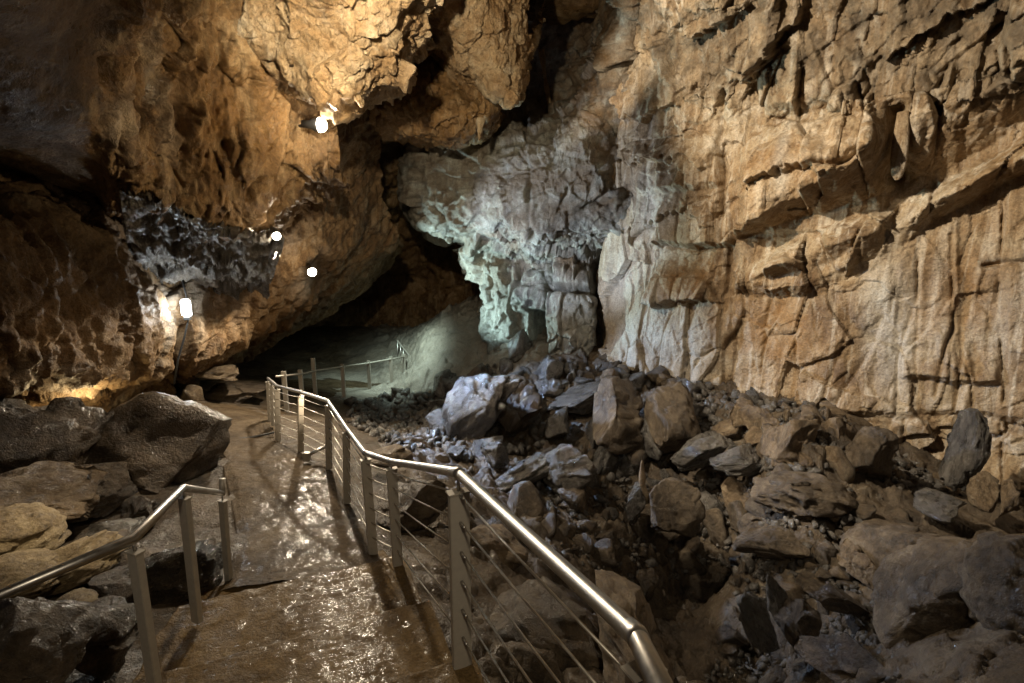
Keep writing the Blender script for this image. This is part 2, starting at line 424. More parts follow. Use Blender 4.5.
# low worn ridges running along the treads
q[:, 2] += .010*np.clip(fbm(np.stack([sv*5.5+warp*6, (q[:, 0]*PER[0]+q[:, 1]*PER[1])*.9, 0*sv], -1), 1.6, 3, .55, 47, True), -1, 1)
SA = q.reshape(330, 130, 3)
a = SA[:, -1:].copy(); a[..., 2] -= .55; a[..., 0] += .05
b = SA[:, :1].copy(); b[..., 2] -= .6; b[..., 0] -= .07
SA = np.concatenate([b, SA, a], 1)
me = mesh_np('steps', SA.reshape(-1, 3), grid_faces(330, 132))
tag(link('steps', me, M['steps']), 'broad wet brown steps leading down to the path', kind='structure')

# ================================================================== the right cliff
cx = np.array([[2.7, 15.5], [2.55, 14.0], [2.72, 13.1], [5.0, 10.75], [8.2, 8.0], [10.6, 5.6], [12.6, 2.2], [13.5, -2]])
tcl = np.concatenate([np.linspace(0, 2, 50)[:-1], np.linspace(2, 4.4, 500)[:-1], np.linspace(4.4, 7, 120)])
bl = catmull(cx, tcl)
zc = np.concatenate([np.linspace(-1.6, -.6, 20)[:-1], np.linspace(-.6, 8.5, 470)[:-1], np.linspace(8.5, 12, 60)])
A = np.zeros((len(zc), len(tcl), 3)); A[..., :2] = bl[None]; A[..., 2] = zc[:, None]
nrm = np.stack([np.gradient(bl[:, 1]), -np.gradient(bl[:, 0])], -1); nrm /= np.linalg.norm(nrm, axis=1, keepdims=True)
if nrm[300, 1] > 0: nrm = -nrm
lean = np.where(zc > 5.6, (zc-5.6)*.42, 0)+np.where(zc > 7.6, (zc-7.6)*.5, 0)
lean = lean - .25*np.clip((2.2-zc)/2.5, 0, 1)*0
fc = smooth((13.6-bl[:, 1])/2.2)
A[..., 0] += nrm[None, :, 0]*lean[:, None]*fc; A[..., 1] += nrm[None, :, 1]*lean[:, None]*fc
def cliff_disp(p, u, v):
    wv = 13*fbm(p, 1.5, 6, .68, 61); wu = 13*fbm(p, 1.5, 6, .68, 67)
    U, V = u+wu, v+wv
    d = .16*fbm(p, .5, 3, .5, 1)*2
    rough_up = smooth((150-V+.05*(U-700))/60)
    d += (.15+.10*rough_up)*blocky(p, (.7, .7, .5), 3, .9, .0) + (.035+.05*rough_up)*blocky(p, (2.2, 2.2, 1.2), 5, .9, .2) + (.012+.02*rough_up)*blocky(p, (6, 6, 4), 8, .9)
    d += .018*fbm(p*np.array([1, 1, .2]), 2.0, 4, .55, 13, True)*1.3 + (.012+.016*rough_up)*fbm(p, 5, 5, .65, 15)*2
    d += .09*rough_up*fbm(p, 1.9, 5, .62, 19, True)*1.5
    # thin flakes broken away, edges curving down the face
    fk = fbm(p*np.array([1, 1, .7]), .75, 4, .5, 23)
    d += .03*smooth((fk-.05)/.08)-.02*smooth((-fk-.10)/.07)
    # bedding: beds dip to the left, each bed hangs out over the one below
    sl = (p[:, 0]-4.4)*.72-(p[:, 1]-11.2)*.69
    dip = .47*np.where(sl > 0, sl, 0)
    zone = smooth((246-V+np.clip(U-735, 0, 400)*-.42)/40)
    for (f, am, sd) in ((.8, .36, 3), (2.1, .06, 11)):
        q = (p[:, 2]-dip)*f + .75*fbm(p*np.array([1, 1, .6]), .9, 5, .6, 300+sd)*2
        i = np.floor(q); fr = q-i
        k = np.stack([sl*.55*f**.5+i*3.7, i*5.31, 0*sl], -1)
        w1 = blocky(k*np.array([1, 1, 0])+.01, (1.1, .19, 1), 40+sd, .5, 0, .1)
        a = np.clip(.45+.9*w1, 0, 1.2)
        d += am*(.12+.88*zone)*a*(1-fr)**1.2*np.clip((fr)/.05, 0, 1)
    mod = np.clip(.85+.8*blocky(p, (1.5, 1.5, .5), 97, .8), .25, 1.5)
    # the long slanting ledges
    d += ledge(U, V, [(730, 238), (760, 226), (790, 208), (838, 184), (880, 158), (900, 128), (960, 98), (1024, 48), (1090, 5)],
               [(730, 240), (760, 232), (790, 220), (838, 208), (880, 196), (900, 186), (960, 160), (1024, 122), (1090, 80)], 1.0, 120, 30)*mod
    d += ledge(U, V, [(730, 289), (762, 274), (800, 258), (830, 247), (900, 227), (940, 203), (980, 180), (1024, 160), (1090, 130)],
               [(730, 293), (762, 290), (800, 284), (830, 276), (900, 246), (940, 220), (980, 196), (1024, 176), (1090, 146)], .62, 26, 20)*mod
    d += ledge(U, V, [(742, 290), (770, 291), (806, 284), (846, 266), (860, 254)], [(742, 294), (770, 298), (806, 296), (846, 278), (860, 262)], .30, 14, 6)*mod
    d += ledge(U, V, [(722, 118), (760, 104), (794, 96), (835, 90), (880, 120)], [(722, 140), (760, 128), (794, 116), (835, 108), (880, 134)], .45, 80)*mod
    d += ledge(U, V, [(630, 243), (700, 241), (735, 240)], [(630, 248), (700, 247), (735, 245)], .36, 70, 6)*mod
    d += ledge(U, V, [(646, 300), (680, 301), (720, 296)], [(646, 305), (680, 306), (720, 301)], .32, 45, 6)*mod
    d += ledge(U, V, [(612, 186), (660, 190), (724, 182)], [(612, 191), (660, 195), (724, 188)], .28, 60, 6)*mod
    d += ledge(U, V, [(600, 366), (640, 372), (700, 380), (760, 392), (860, 406), (970, 410), (1024, 416), (1100, 425)],
               [(600, 374), (640, 382), (700, 392), (760, 402), (860, 414), (970, 417), (1024, 424), (1100, 433)], .20, 160)*np.clip(.8+blocky(p, (1.3, 1.3, .4), 191, .8), .1, 1.6)
    d += ledge(U, V, [(900, 372), (940, 376), (1000, 378)], [(900, 378), (940, 382), (1000, 384)], .16, 26, 8)
    d += ledge(U, V, [(935, 352), (975, 376)], [(935, 358), (975, 381)], .14, 40, 8)
    d += ledge(U, V, [(880, 466), (960, 474), (1024, 482), (1090, 490)], [(880, 474), (960, 482), (1024, 490), (1090, 500)], .2, 40, 8)
    # vertical cracks and block sides
    for pl, w, dd in [([(723, 92), (721, 140), (725, 188), (722, 240)], 2.2, .26), ([(727, 246), (726, 292)], 2.4, .14), ([(733, 300), (735, 360), (724, 396)], 1.6, .10),
                      ([(640, 250), (646, 300)], 2, .1), ([(692, 150), (691, 186)], 2, .12), ([(830, 300), (829, 380), (828, 405)], 1.4, .0),
                      ([(951, 235), (953, 330), (945, 350), (935, 395)], 2.0, .16), ([(1003, 200), (998, 300), (1004, 400)], 2.2, .15), ([(918, 250), (915, 395)], 2, .12),
                      ([(985, 265), (1024, 262)], 2.5, .16), ([(900, 115), (897, 172)], 11, .9), ([(660, 60), (668, 140)], 1.8, .12), ([(860, 40), (880, 110)], 1.8, .12),
                      ([(620, 60), (616, 120), (622, 190)], 2.2, .15), ([(1024, 6), (980, 40), (940, 70)], 2.2, .2), ([(955, 420), (958, 470)], 2, .14), ([(905, 420), (902, 462)], 2, .12), ([(1000, 425), (1003, 480)], 2, .14)]:
        d += crack(u+wu*.35, v+wv*.35, pl, w, dd)
    # whole blocks standing slightly proud
    d += .10*(smooth((U-728)/3)*smooth((884-U)/6)*smooth((V-120)/6)*smooth((235-V)/6))
    d += .08*(smooth((U-652)/3)*smooth((726-U)/3)*smooth((V-246)/4)*smooth((302-V)/4))
    d += .07*smooth((U-1006)/4) - .05*smooth((U-955)/4)*smooth((1000-U)/5)
    # draped flutes on the lower right face
    fl = smooth((U-850)/25)*smooth((990-U)/30)*smooth((V-225)/30)*smooth((412-V)/20)
    d += fl*.016*np.cos(u*.36+14*fbm(p*np.array([1, 1, .3]), .8, 4, .6, 71))*np.clip(.5+2*fbm(p, .9, 3, .5, 73), 0, 1)
    # lower tier of broken blocks under the cliff foot
    d += .10*smooth((V-415)/8)*blocky(p, (1.5, 1.5, 2.2), 91, .9)
    return d
def cliff_stain(p, u, v):
    n = fbm(p*np.array([1, 1, .3]), 1.6, 5, .6, 201)*1.6; n2 = fbm(p, 2.2, 5, .6, 203)*1.4
    st = np.zeros((len(p), 3))
    R = np.maximum.reduce([blob(u, v, 640, 300, 40, 95), blob(u, v, 668, 350, 55, 35), .8*blob(u, v, 650, 215, 40, 40), .7*blob(u, v, 890, 330, 34, 80), .8*blob(u, v, 792, 165, 7, 36), .55*blob(u, v, 940, 330, 20, 70), .5*blob(u, v, 1000, 330, 20, 60)])
    G = np.maximum.reduce([blob(u, v, 775, 335, 55, 55), blob(u, v, 690, 275, 36, 26), .6*blob(u, v, 800, 180, 80, 50), .6*blob(u, v, 960, 300, 60, 80), .6*blob(u, v, 1000, 180, 70, 60)])
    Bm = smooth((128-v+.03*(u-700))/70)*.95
    st[:, 0] = np.clip(R*1.3, 0, 1)*np.clip(.7+n*1.6, 0, 1)*.9
    st[:, 1] = np.clip(G*1.2, 0, 1)*np.clip(.6+n2*1.6, 0, 1)*.85
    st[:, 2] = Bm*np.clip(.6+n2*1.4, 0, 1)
    return st
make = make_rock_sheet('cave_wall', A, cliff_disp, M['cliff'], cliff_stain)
tag(make, 'tall tan limestone cliff with slanting ledges on the right', kind='structure')

# ================================================================== the back wall (lit green and blue)
rows = [
 [(462, 395, 19), (458, 388, 16.8), (500, 380, 15.2), (550, 380, 14.4), (600, 378, 14.0), (650, 384, 14.2)],
 [(490, 320, 19), (486, 318, 16.6), (512, 320, 15.3), (550, 318, 14.3), (600, 318, 14.0), (650, 318, 14.2)],
 [(486, 290, 19), (481, 288, 16.5), (508, 288, 15.4), (550, 286, 14.5), (600, 286, 14.1), (650, 286, 14.2)],
 [(476, 260, 19), (470, 258, 16.6), (500, 262, 15.8), (550, 262, 15.2), (600, 264, 14.6), (650, 264, 14.3)],
 [(462, 240, 18.5), (466, 240, 15.8), (496, 246, 14.8), (545, 250, 14.1), (600, 254, 13.7), (650, 252, 13.8)],
 [(416, 228, 18), (424, 226, 15.0), (478, 226, 14.1), (540, 232, 13.4), (600, 236, 13.2), (650, 236, 13.4)],
 [(408, 190, 18), (412, 188, 14.8), (470, 190, 13.8), (540, 195, 13.1), (600, 195, 12.95), (650, 200, 13.2)],
 [(414, 150, 18), (420, 146, 14.6), (480, 148, 13.9), (540, 148, 13.2), (600, 140, 13.0), (650, 140, 13.2)],
 [(440, 110, 19), (450, 105, 15.6), (500, 105, 15.4), (552, 106, 15.0), (600, 98, 13.0), (650, 90, 12.9)],
 [(470, 50, 19), (480, 50, 18), (525, 50, 18), (590, 46, 17.5), (612, 40, 12.6), (650, 35, 12.4)],
 [(480, -10, 19), (490, -10, 18), (530, -10, 18), (604, -10, 17.5), (624, -15, 12.0), (650, -20, 11.8)],
 [(480, -90, 19), (490, -90, 18), (530, -90, 18), (610, -90, 17), (632, -90, 11.4), (660, -90, 11.2)]]
A = loft_points(rows, 1.5)
def back_disp(p, u, v):
    wv = 5*fbm(p, 2, 4, .6, 161); wu = 5*fbm(p, 2, 4, .6, 167); U, V = u+wu, v+wv
    low = smooth((V-232)/20)
    d = .22*fbm(p, .5, 3, .5, 101)*2
    d += (1-low)*(.16*fbm(p, 1.5, 5, .6, 111, True)*1.8+.20*blocky(p, (1, 1, 1.1), 113, .9)+.07*blocky(p, (2.8, 2.8, 2.8), 117, .9))
    d += low*(.26*blocky(p, (1.0, 1.0, .55), 121, .4)+.09*blocky(p, (2.2, 2.2, 1.5), 123, .6)) + .10*low*blocky(p, (3.2, 3.2, 2.4), 127, .9) + .035*fbm(p, 5, 5, .65, 131)*2
    for (x0, x1, y0, y1, o) in [(552, 606, 292, 366, .55), (555, 592, 257, 291, .4), (483, 520, 262, 345, .25), (466, 480, 236, 300, .35), (520, 552, 286, 312, .3)]:
        d += o*smooth((U-x0)/3)*smooth((x1-U)/3)*smooth((V-y0)/4)*smooth((y1-V)/4)
    d -= .9*smooth((U-529)/3)*smooth((549-U)/3)*smooth((V-308)/4)*smooth((350-V)/4)
    d += 2*crack(U, V, [(601, 292), (601, 366)], 4, 1.2) + 2*crack(U, V, [(603, 264), (604, 288)], 5, .9) + crack(U, V, [(524, 140), (528, 200), (533, 235)], 2, .3) + crack(U, V, [(550, 292), (607, 294)], 2, .3) + crack(U, V, [(508, 262), (512, 300)], 2.5, .3) + crack(U, V, [(483, 262), (486, 300)], 2, .3)
    return d
def back_stain(p, u, v):
    n = fbm(p, 1.8, 5, .6, 141)*1.6; st = np.zeros((len(p), 3))
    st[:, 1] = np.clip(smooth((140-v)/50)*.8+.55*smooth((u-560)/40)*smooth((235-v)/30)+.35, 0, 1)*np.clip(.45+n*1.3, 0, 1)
    st[:, 0] = np.clip(blob(u, v, 470, 260, 18, 50)+blob(u, v, 578, 320, 30, 50)*.8+blob(u, v, 500, 300, 25, 40)*.7, 0, 1)*np.clip(.7+n, 0, 1)*.7
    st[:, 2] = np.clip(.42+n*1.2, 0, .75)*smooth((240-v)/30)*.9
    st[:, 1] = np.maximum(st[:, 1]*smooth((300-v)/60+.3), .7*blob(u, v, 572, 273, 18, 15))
    return st
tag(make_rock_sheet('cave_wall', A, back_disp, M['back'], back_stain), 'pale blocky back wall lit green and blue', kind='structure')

# deep dark end of the cave
rows = [[(150, 430, 19), (250, 400, 21), (340, 392, 25), (430, 385, 26), (520, 380, 24)],
        [(150, 350, 18), (250, 345, 22), (340, 330, 26), (430, 310, 27), (520, 300, 24)],
        [(150, 280, 16), (250, 280, 20), (340, 270, 25), (430, 255, 26), (520, 240, 22)],
        [(150, 240, 13), (250, 235, 15), (340, 220, 20), (430, 200, 21), (520, 190, 19)],
        [(150, 200, 12), (250, 200, 13), (340, 180, 16), (430, 150, 17), (520, 120, 18)],
        [(150, 100, 11), (250, 100, 12), (340, 90, 14), (430, 60, 15), (520, 40, 18)]]
tag(make_rock_sheet('cave_wall', loft_points(rows, 3.2), rough_disp(.5, .3, .05, .5, (.6, .6, .6), 301), M['brown']), 'dark rock at the far end of the cave', kind='structure')

# ================================================================== left wall
rows = [  # from behind/under the bottom edge, up the face
 [(-90, 470, 7.5), (0, 436, 8.0), (90, 430, 9.5), (160, 420, 12.0), (204, 380, 13.6), (240, 356, 15.2), (300, 322, 17), (350, 296, 18), (400, 250, 19)],
 [(-90, 408, 6.6), (0, 396, 6.9), (90, 390, 8.1), (160, 384, 10.0), (203, 366, 11.6), (240, 342, 13.0), (300, 314, 14.4), (350, 284, 15.8), (398, 240, 17)],
 [(-90, 396, 5.3), (0, 384, 6.1), (90, 379, 7.4), (160, 374, 9.3), (206, 356, 10.6), (245, 335, 11.9), (300, 306, 13.2), (346, 276, 14.4), (396, 236, 15.6)],
 [(-90, 340, 5.2), (0, 340, 6.0), (90, 340, 7.4), (160, 340, 9.2), (206, 332, 10.5), (245, 314, 11.8), (300, 290, 12.9), (340, 262, 13.8), (390, 222, 15.2)],
 [(-90, 280, 5.1), (0, 280, 6.2), (90, 285, 7.7), (160, 300, 9.4), (206, 300, 10.6), (245, 290, 11.6), (300, 262, 12.4), (336, 240, 13.2), (384, 196, 14.6)],
 [(-90, 220, 6.2), (0, 220, 6.9), (90, 225, 8.3), (150, 268, 9.6), (206, 276, 10.8), (252, 262, 11.3), (300, 230, 11.9), (334, 205, 12.6), (380, 165, 14)],
 [(-90, 150, 7.0), (0, 160, 7.8), (95, 190, 8.9), (152, 240, 9.6), (206, 256, 10.6), (256, 240, 10.9), (300, 195, 11.4), (336, 165, 12), (385, 130, 13.4)],
 [(-90, 70, 7.0), (0, 90, 8.0), (100, 120, 9.2), (160, 170, 9.6), (210, 200, 10.2), (262, 200, 10.4), (300, 150, 11), (340, 110, 11.4), (400, 80, 13)],
 [(-90, -20, 7.0), (0, 0, 8.2), (100, 40, 9.4), (160, 90, 9.6), (215, 110, 10.2), (265, 110, 10.5), (305, 80, 11), (345, 50, 11.4), (410, 20, 13)]]
def lwall_disp(p, u, v):
    d = rough_disp(.25, .16, .025, .13, (1.1, 1.1, .8), 401, .10)(p, u, v)
    d += .22*smooth((140-u)/14)*smooth((350-v)/40)*smooth((v-170)/25)*0
    d -= .35*np.exp(-((u-(188-.12*(v-300)))/3)**2)*smooth((v-318)/15)
    return d
def lwall_stain(p, u, v):
    n = fbm(p*np.array([1, 1, .25]), 2.0, 5, .6, 411)*1.6; st = np.zeros((len(p), 3))
    st[:, 0] = np.clip(.75*blob(u, v, 190, 305, 55, 34)+.5*blob(u, v, 300, 275, 26, 50)+.5*blob(u, v, 50, 375, 60, 14), 0, 1)*np.clip(.35+n*2.0, 0, 1)  # paler around the tube lamp, the wall spotlight and the lower ledge
    st[:, 1] = np.clip(.5*blob(u, v, 260, 310, 70, 40)+.35*blob(u, v, 60, 320, 80, 60), 0, 1)*np.clip(.6+n, 0, 1)
    st[:, 2] = np.clip(.5*blob(u, v, 70, 240, 90, 80), 0, 1)
    return st
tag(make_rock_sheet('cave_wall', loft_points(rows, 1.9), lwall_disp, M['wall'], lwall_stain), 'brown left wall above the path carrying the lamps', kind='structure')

# glossy sloping ceiling in the recess by the tube lamp
rows = [[(118, 178, 7.4), (170, 190, 7.9), (225, 214, 8.4), (285, 236, 9.2)],
        [(122, 215, 8.2), (170, 222, 8.8), (225, 238, 9.4), (280, 256, 10.0)],
        [(126, 258, 9.0), (170, 264, 9.6), (225, 274, 10.3), (270, 280, 10.8)],
        [(126, 276, 9.6), (170, 280, 10.4), (225, 284, 11.2), (270, 286, 11.6)]]
M['gloss'] = rock_mat('wet_black_ceiling_rock', (.03, .024, .018, 1), (.08, .066, .05, 1), (.15, .13, .105, 1), (.30, .28, .25, 1), streak=.2, bump=.10, wet=.75, rough=(.25, .5), scale=1.6)
tag(make_rock_sheet('cave_ceiling', loft_points(rows, 1.3), rough_disp(.1, .30, .05, .22, (1.8, 1.8, 1.8), 431), M['gloss']), 'low glossy black ceiling above the tube lamp', kind='structure')

# ================================================================== left overhang with draperies
rows = [
 [(-120, 210, 8.0), (0, 196, 8.6), (100, 206, 9.2), (150, 226, 9.6), (205, 240, 10.2), (250, 240, 10.6), (290, 215, 10.8), (316, 190, 10.9), (345, 180, 11.2)],
 [(-120, 160, 6.6), (0, 160, 7.2), (102, 180, 8.0), (148, 200, 8.6), (204, 228, 9.2), (250, 234, 9.8), (290, 203, 10.2), (316, 178, 10.3), (344, 172, 10.6)],
 [(-120, 125, 5.6), (0, 126, 6.0), (106, 158, 7.2), (146, 186, 7.9), (203, 220, 8.6), (249, 226, 9.2), (290, 186, 9.4), (314, 164, 9.5), (340, 166, 9.7)],
 [(-120, 95, 5.2), (0, 100, 5.6), (98, 132, 6.7), (150, 165, 7.6), (205, 190, 8.3), (252, 190, 8.7), (288, 160, 9.1), (312, 148, 9.3), (338, 150, 9.5)],
 [(-120, 50, 4.8), (0, 60, 5.3), (95, 95, 6.5), (150, 120, 7.4), (205, 140, 8.1), (254, 140, 8.5), (287, 125, 9.0), (312, 120, 9.25), (336, 122, 9.4)],
 [(-120, 0, 4.4), (0, 10, 5.0), (95, 45, 6.3), (150, 60, 7.2), (205, 80, 7.9), (256, 85, 8.3), (286, 85, 8.9), (312, 85, 9.2), (336, 88, 9.4)],
 [(-120, -70, 3.8), (0, -60, 4.5), (95, -20, 5.9), (150, 0, 6.8), (205, 15, 7.5), (258, 25, 8.0), (290, 40, 8.6), (315, 48, 9.2), (340, 50, 9.6)],
 [(-120, -170, 3.2), (0, -150, 3.9), (95, -110, 5.3), (150, -90, 6.2), (205, -80, 7.0), (260, -60, 7.6), (300, -40, 8.4), (320, -20, 9.2), (346, 0, 9.8)]]
def over_disp(p, u, v):
    dr = smooth((u-92)/25)
    d = .2*fbm(p, .5, 3, .5, 501)*2 + .03*fbm(p, 5, 5, .6, 503)*2
    d += dr*(.30*fbm(p*np.array([1, 1, .22]), 1.9, 4, .5, 505, True)*1.8 + .16*blocky(p, (1.5, 1.5, .7), 507, .9) + .08*blocky(p, (3.6, 3.6, 1.8), 509, .9) + .06*fbm(p*np.array([1, 1, .4]), 5, 3, .55, 515, True)*1.6)
    d += (1-dr)*(.05*fbm(p, 1.6, 4, .5, 511))
    # a few tall curtain edges seen in the rock
    for pl, w, dd in [([(104, 60), (108, 110), (106, 150)], 4, .28), ([(118, 100), (120, 150)], 4, .22), ([(150, 20), (158, 90), (165, 140)], 5, -.20), ([(195, 20), (200, 70), (190, 130)], 5, -.16),
                      ([(135, 85), (142, 130), (138, 160)], 3.5, .22), ([(178, 105), (186, 150), (180, 185)], 4, .22), ([(222, 140), (236, 190)], 4, .22), ([(276, 60), (285, 110), (284, 155)], 4, .35), ([(262, 150), (245, 195)], 4, .2), ([(215, 30), (222, 100)], 4, .2), ([(245, 40), (250, 110)], 5, .2)]:
        d += crack(u+3*fbm(p, 3, 3, .5, 513)*3, v, pl, w, dd)
    return d
def over_stain(p, u, v):
    n = fbm(p*np.array([1, 1, .3]), 2.2, 5, .6, 521)*1.6; st = np.zeros((len(p), 3))
    st[:, 0] = np.clip(.5*blob(u, v, 172, 140, 16, 50)+.45*blob(u, v, 150, 60, 10, 60, -8)+.4*blob(u, v, 120, 120, 20, 40)+.35*blob(u, v, 312, 120, 26, 44), 0, 1)*np.clip(.5+n, 0, 1)
    st[:, 1] = np.clip(.8*blob(u, v, 200, 90, 40, 90)+.6*blob(u, v, 312, 120, 40, 60)+.6*blob(u, v, 245, 120, 50, 70), 0, 1)*np.clip(.55+n, 0, 1)
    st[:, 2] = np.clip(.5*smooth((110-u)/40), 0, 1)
    return st
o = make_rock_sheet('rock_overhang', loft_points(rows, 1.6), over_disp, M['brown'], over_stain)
tag(o, 'massive brown rock overhang with folded draperies at upper left', 'rock overhang')

# ================================================================== bright hanging rocks, top centre
rows = [
 [(262, 70, 11.5), (290, 84, 11.5), (322, 100, 11.1), (350, 100, 11.1), (374, 88, 11.1), (398, 72, 11.1), (412, 50, 11.1), (438, 40, 11.5)],
 [(258, 66, 9.4), (290, 88, 9.3), (322, 106, 9.1), (352, 108, 9.1), (376, 94, 9.2), (400, 86, 9.3), (410, 60, 9.4), (434, 42, 9.7)],
 [(254, 56, 8.4), (288, 82, 8.3), (322, 101, 8.1), (354, 105, 8.1), (378, 88, 8.2), (402, 83, 8.3), (409, 56, 8.5), (430, 40, 8.8)],
 [(250, 36, 7.9), (286, 60, 7.7), (320, 76, 7.5), (354, 80, 7.5), (378, 70, 7.7), (400, 64, 7.9), (412, 40, 8.1), (432, 26, 8.4)],
 [(246, 10, 7.6), (284, 28, 7.4), (320, 40, 7.2), (354, 42, 7.2), (380, 38, 7.4), (402, 34, 7.6), (418, 16, 7.9), (438, 6, 8.2)],
 [(244, -20, 7.3), (282, -10, 7.0), (320, -2, 6.8), (354, 0, 6.8), (382, 0, 7.0), (405, -2, 7.3), (424, -12, 7.6), (446, -20, 7.9)],
 [(242, -80, 6.7), (282, -70, 6.4), (320, -66, 6.2), (356, -64, 6.2), (386, -64, 6.4), (410, -66, 6.7), (430, -70, 7.0), (456, -80, 7.3)]]
def hang_disp(seed, s=1.0):
    def f(p, u, v):
        d = .14*fbm(p, .9, 3, .5, seed)*2 + .10*s*fbm(p, 2.6, 5, .6, seed+2, True)*1.6 + .13*s*blocky(p, (1.9, 1.9, 1.7), seed+5, .8) + .06*s*blocky(p, (5, 5, 4.5), seed+7, .9) + .02*fbm(p, 10, 4, .6, seed+9)*2
        return d
    return f
def hang_stain(seed):
    def f(p, u, v):
        n = fbm(p, 2.4, 5, .6, seed)*1.6; st = np.zeros((len(p), 3))
        st[:, 1] = np.clip(.25+n, 0, .8); st[:, 2] = np.clip(n*1.4-.35, 0, .6); return st
    return f
o = make_rock_sheet('hanging_rock', loft_points(rows, 1.4), hang_disp(601), M['tan'], hang_stain(641))
tag(o, 'brightly lit tan hanging rock beside the topmost lamp', 'hanging rock')

rows = [
 [(396, 60, 13.5), (420, 60, 13.5), (448, 74, 13.2), (478, 90, 13), (508, 100, 13), (520, 60, 14), (545, -20, 15)],
 [(400, 56, 12.2), (422, 52, 12.2), (446, 62, 12), (476, 86, 11.9), (506, 101, 11.9), (522, 92, 12.2), (538, 20, 13)],
 [(405, 44, 10.9), (424, 34, 10.9), (446, 34, 10.8), (474, 74, 10.9), (502, 97, 10.9), (518, 90, 11.2), (530, 40, 12)],
 [(410, 20, 10.2), (428, 16, 10.2), (450, 18, 10.1), (482, 50, 10.5), (500, 60, 10.6), (512, 60, 10.9), (526, 20, 11.6)],
 [(412, -10, 9.9), (432, -10, 9.8), (455, -4, 9.8), (482, 18, 10.2), (498, 24, 10.5), (512, 20, 10.8), (530, -6, 11.4)],
 [(415, -70, 9.4), (440, -70, 9.3), (460, -66, 9.3), (484, -50, 9.8), (502, -50, 10.2), (520, -50, 10.6), (545, -66, 11.2)]]
o = make_rock_sheet('hanging_rock', loft_points(rows, 1.3), hang_disp(661, .8), M['tan'], hang_stain(671))
tag(o, 'curled tan hanging rock tongue next to the dark chimney', 'hanging rock')

rows = [
 [(360, 128, 15), (385, 134, 14.6), (415, 142, 14.4), (450, 142, 14.2), (484, 136, 14.4), (510, 118, 15)],
 [(364, 122, 13.4), (386, 134, 13.0), (415, 142, 12.8), (450, 142, 12.7), (480, 138, 12.9), (502, 112, 13.4)],
 [(370, 112, 12.5), (388, 126, 12.2), (416, 136, 12.0), (448, 136, 11.9), (478, 136, 12.1), (498, 100, 12.5)],
 [(374, 100, 12.2), (392, 110, 11.8), (418, 118, 11.5), (448, 118, 11.4), (476, 112, 11.6), (494, 90, 12.1)],
 [(380, 84, 12.3), (398, 88, 12.0), (420, 94, 11.8), (448, 96, 11.7), (474, 92, 11.9), (490, 76, 12.4)],
 [(388, 40, 13), (402, 40, 12.8), (424, 44, 12.8), (448, 48, 12.8), (472, 52, 12.8), (490, 40, 13.2)]]
o = make_rock_sheet('hanging_rock', loft_points(rows, 1.4), hang_disp(701), M['brown'], hang_stain(721))  # brown in place of tan makes this rock look less lit
tag(o, 'lower hanging rock toned brown as if less lit, tucked behind the bright one', 'hanging rock')

# roof over the visitor's head, joining the masses so that the cave is closed above and behind
rx, ry = np.meshgrid(np.linspace(-12, 16, 90), np.linspace(-7, 16, 80))
rz = 9.6-.012*(rx-1)**2-.05*np.clip(3-ry, 0, 20)
A = np.stack([rx, ry, rz], -1)
q = A.reshape(-1, 3).copy(); q[:, 2] += .5*fbm(q, .5, 4, .55, 801)+.25*blocky(q, .6, 803)
tag(link('cave_ceiling', mesh_np('cave_ceiling', q, grid_faces(80, 90)), M['brown']), 'high rough rock ceiling of the cave', kind='structure')

# ================================================================== boulders
def boulder_mesh(name, seed, sub=4, planes=12, rnd=.1, rough=.05, sq=0.0):
    r = np.random.default_rng(seed)
    bm = bmesh.new(); bmesh.ops.create_icosphere(bm, subdivisions=sub, radius=1)
    V = np.array([v.co[:] for v in bm.verts]); F = np.array([[v.index for v in f.verts] for f in bm.faces]); bm.free()
    if sq: V = np.sign(V)*np.abs(V)**(1-sq*.5); V /= np.abs(V).max()
    for k in range(planes):
        n = r.normal(size=3); n /= np.linalg.norm(n); h = r.uniform(.36, .80)
        d = V@n - h
        V = V - np.where(d > 0, d*(1-rnd*.25), 0)[:, None]*n
    N = V/np.linalg.norm(V, axis=1, keepdims=True)
    o = V+seed*3.1
    V = V + N*(rough*1.0*fbm(o, 1.5, 4, .55, seed)*1.5 + rough*1.1*blocky(o, (1.6, 2.2, 3.2), seed+2, .9) + rough*.35*fbm(o, 9, 4, .6, seed+4)*2)[:, None]
    return mesh_np(name, V, F)
def set_mat4(o, loc, R, s):
    o.matrix_world = Matrix.Translation(Vector(loc)) @ R @ Matrix.Diagonal((s[0], s[1], s[2], 1))
def eul(rx, ry, rz):
    from mathutils import Euler
    return Euler((math.radians(rx), math.radians(ry), math.radians(rz))).to_matrix().to_4x4()
def px(n, Y): return n*Y/490.0
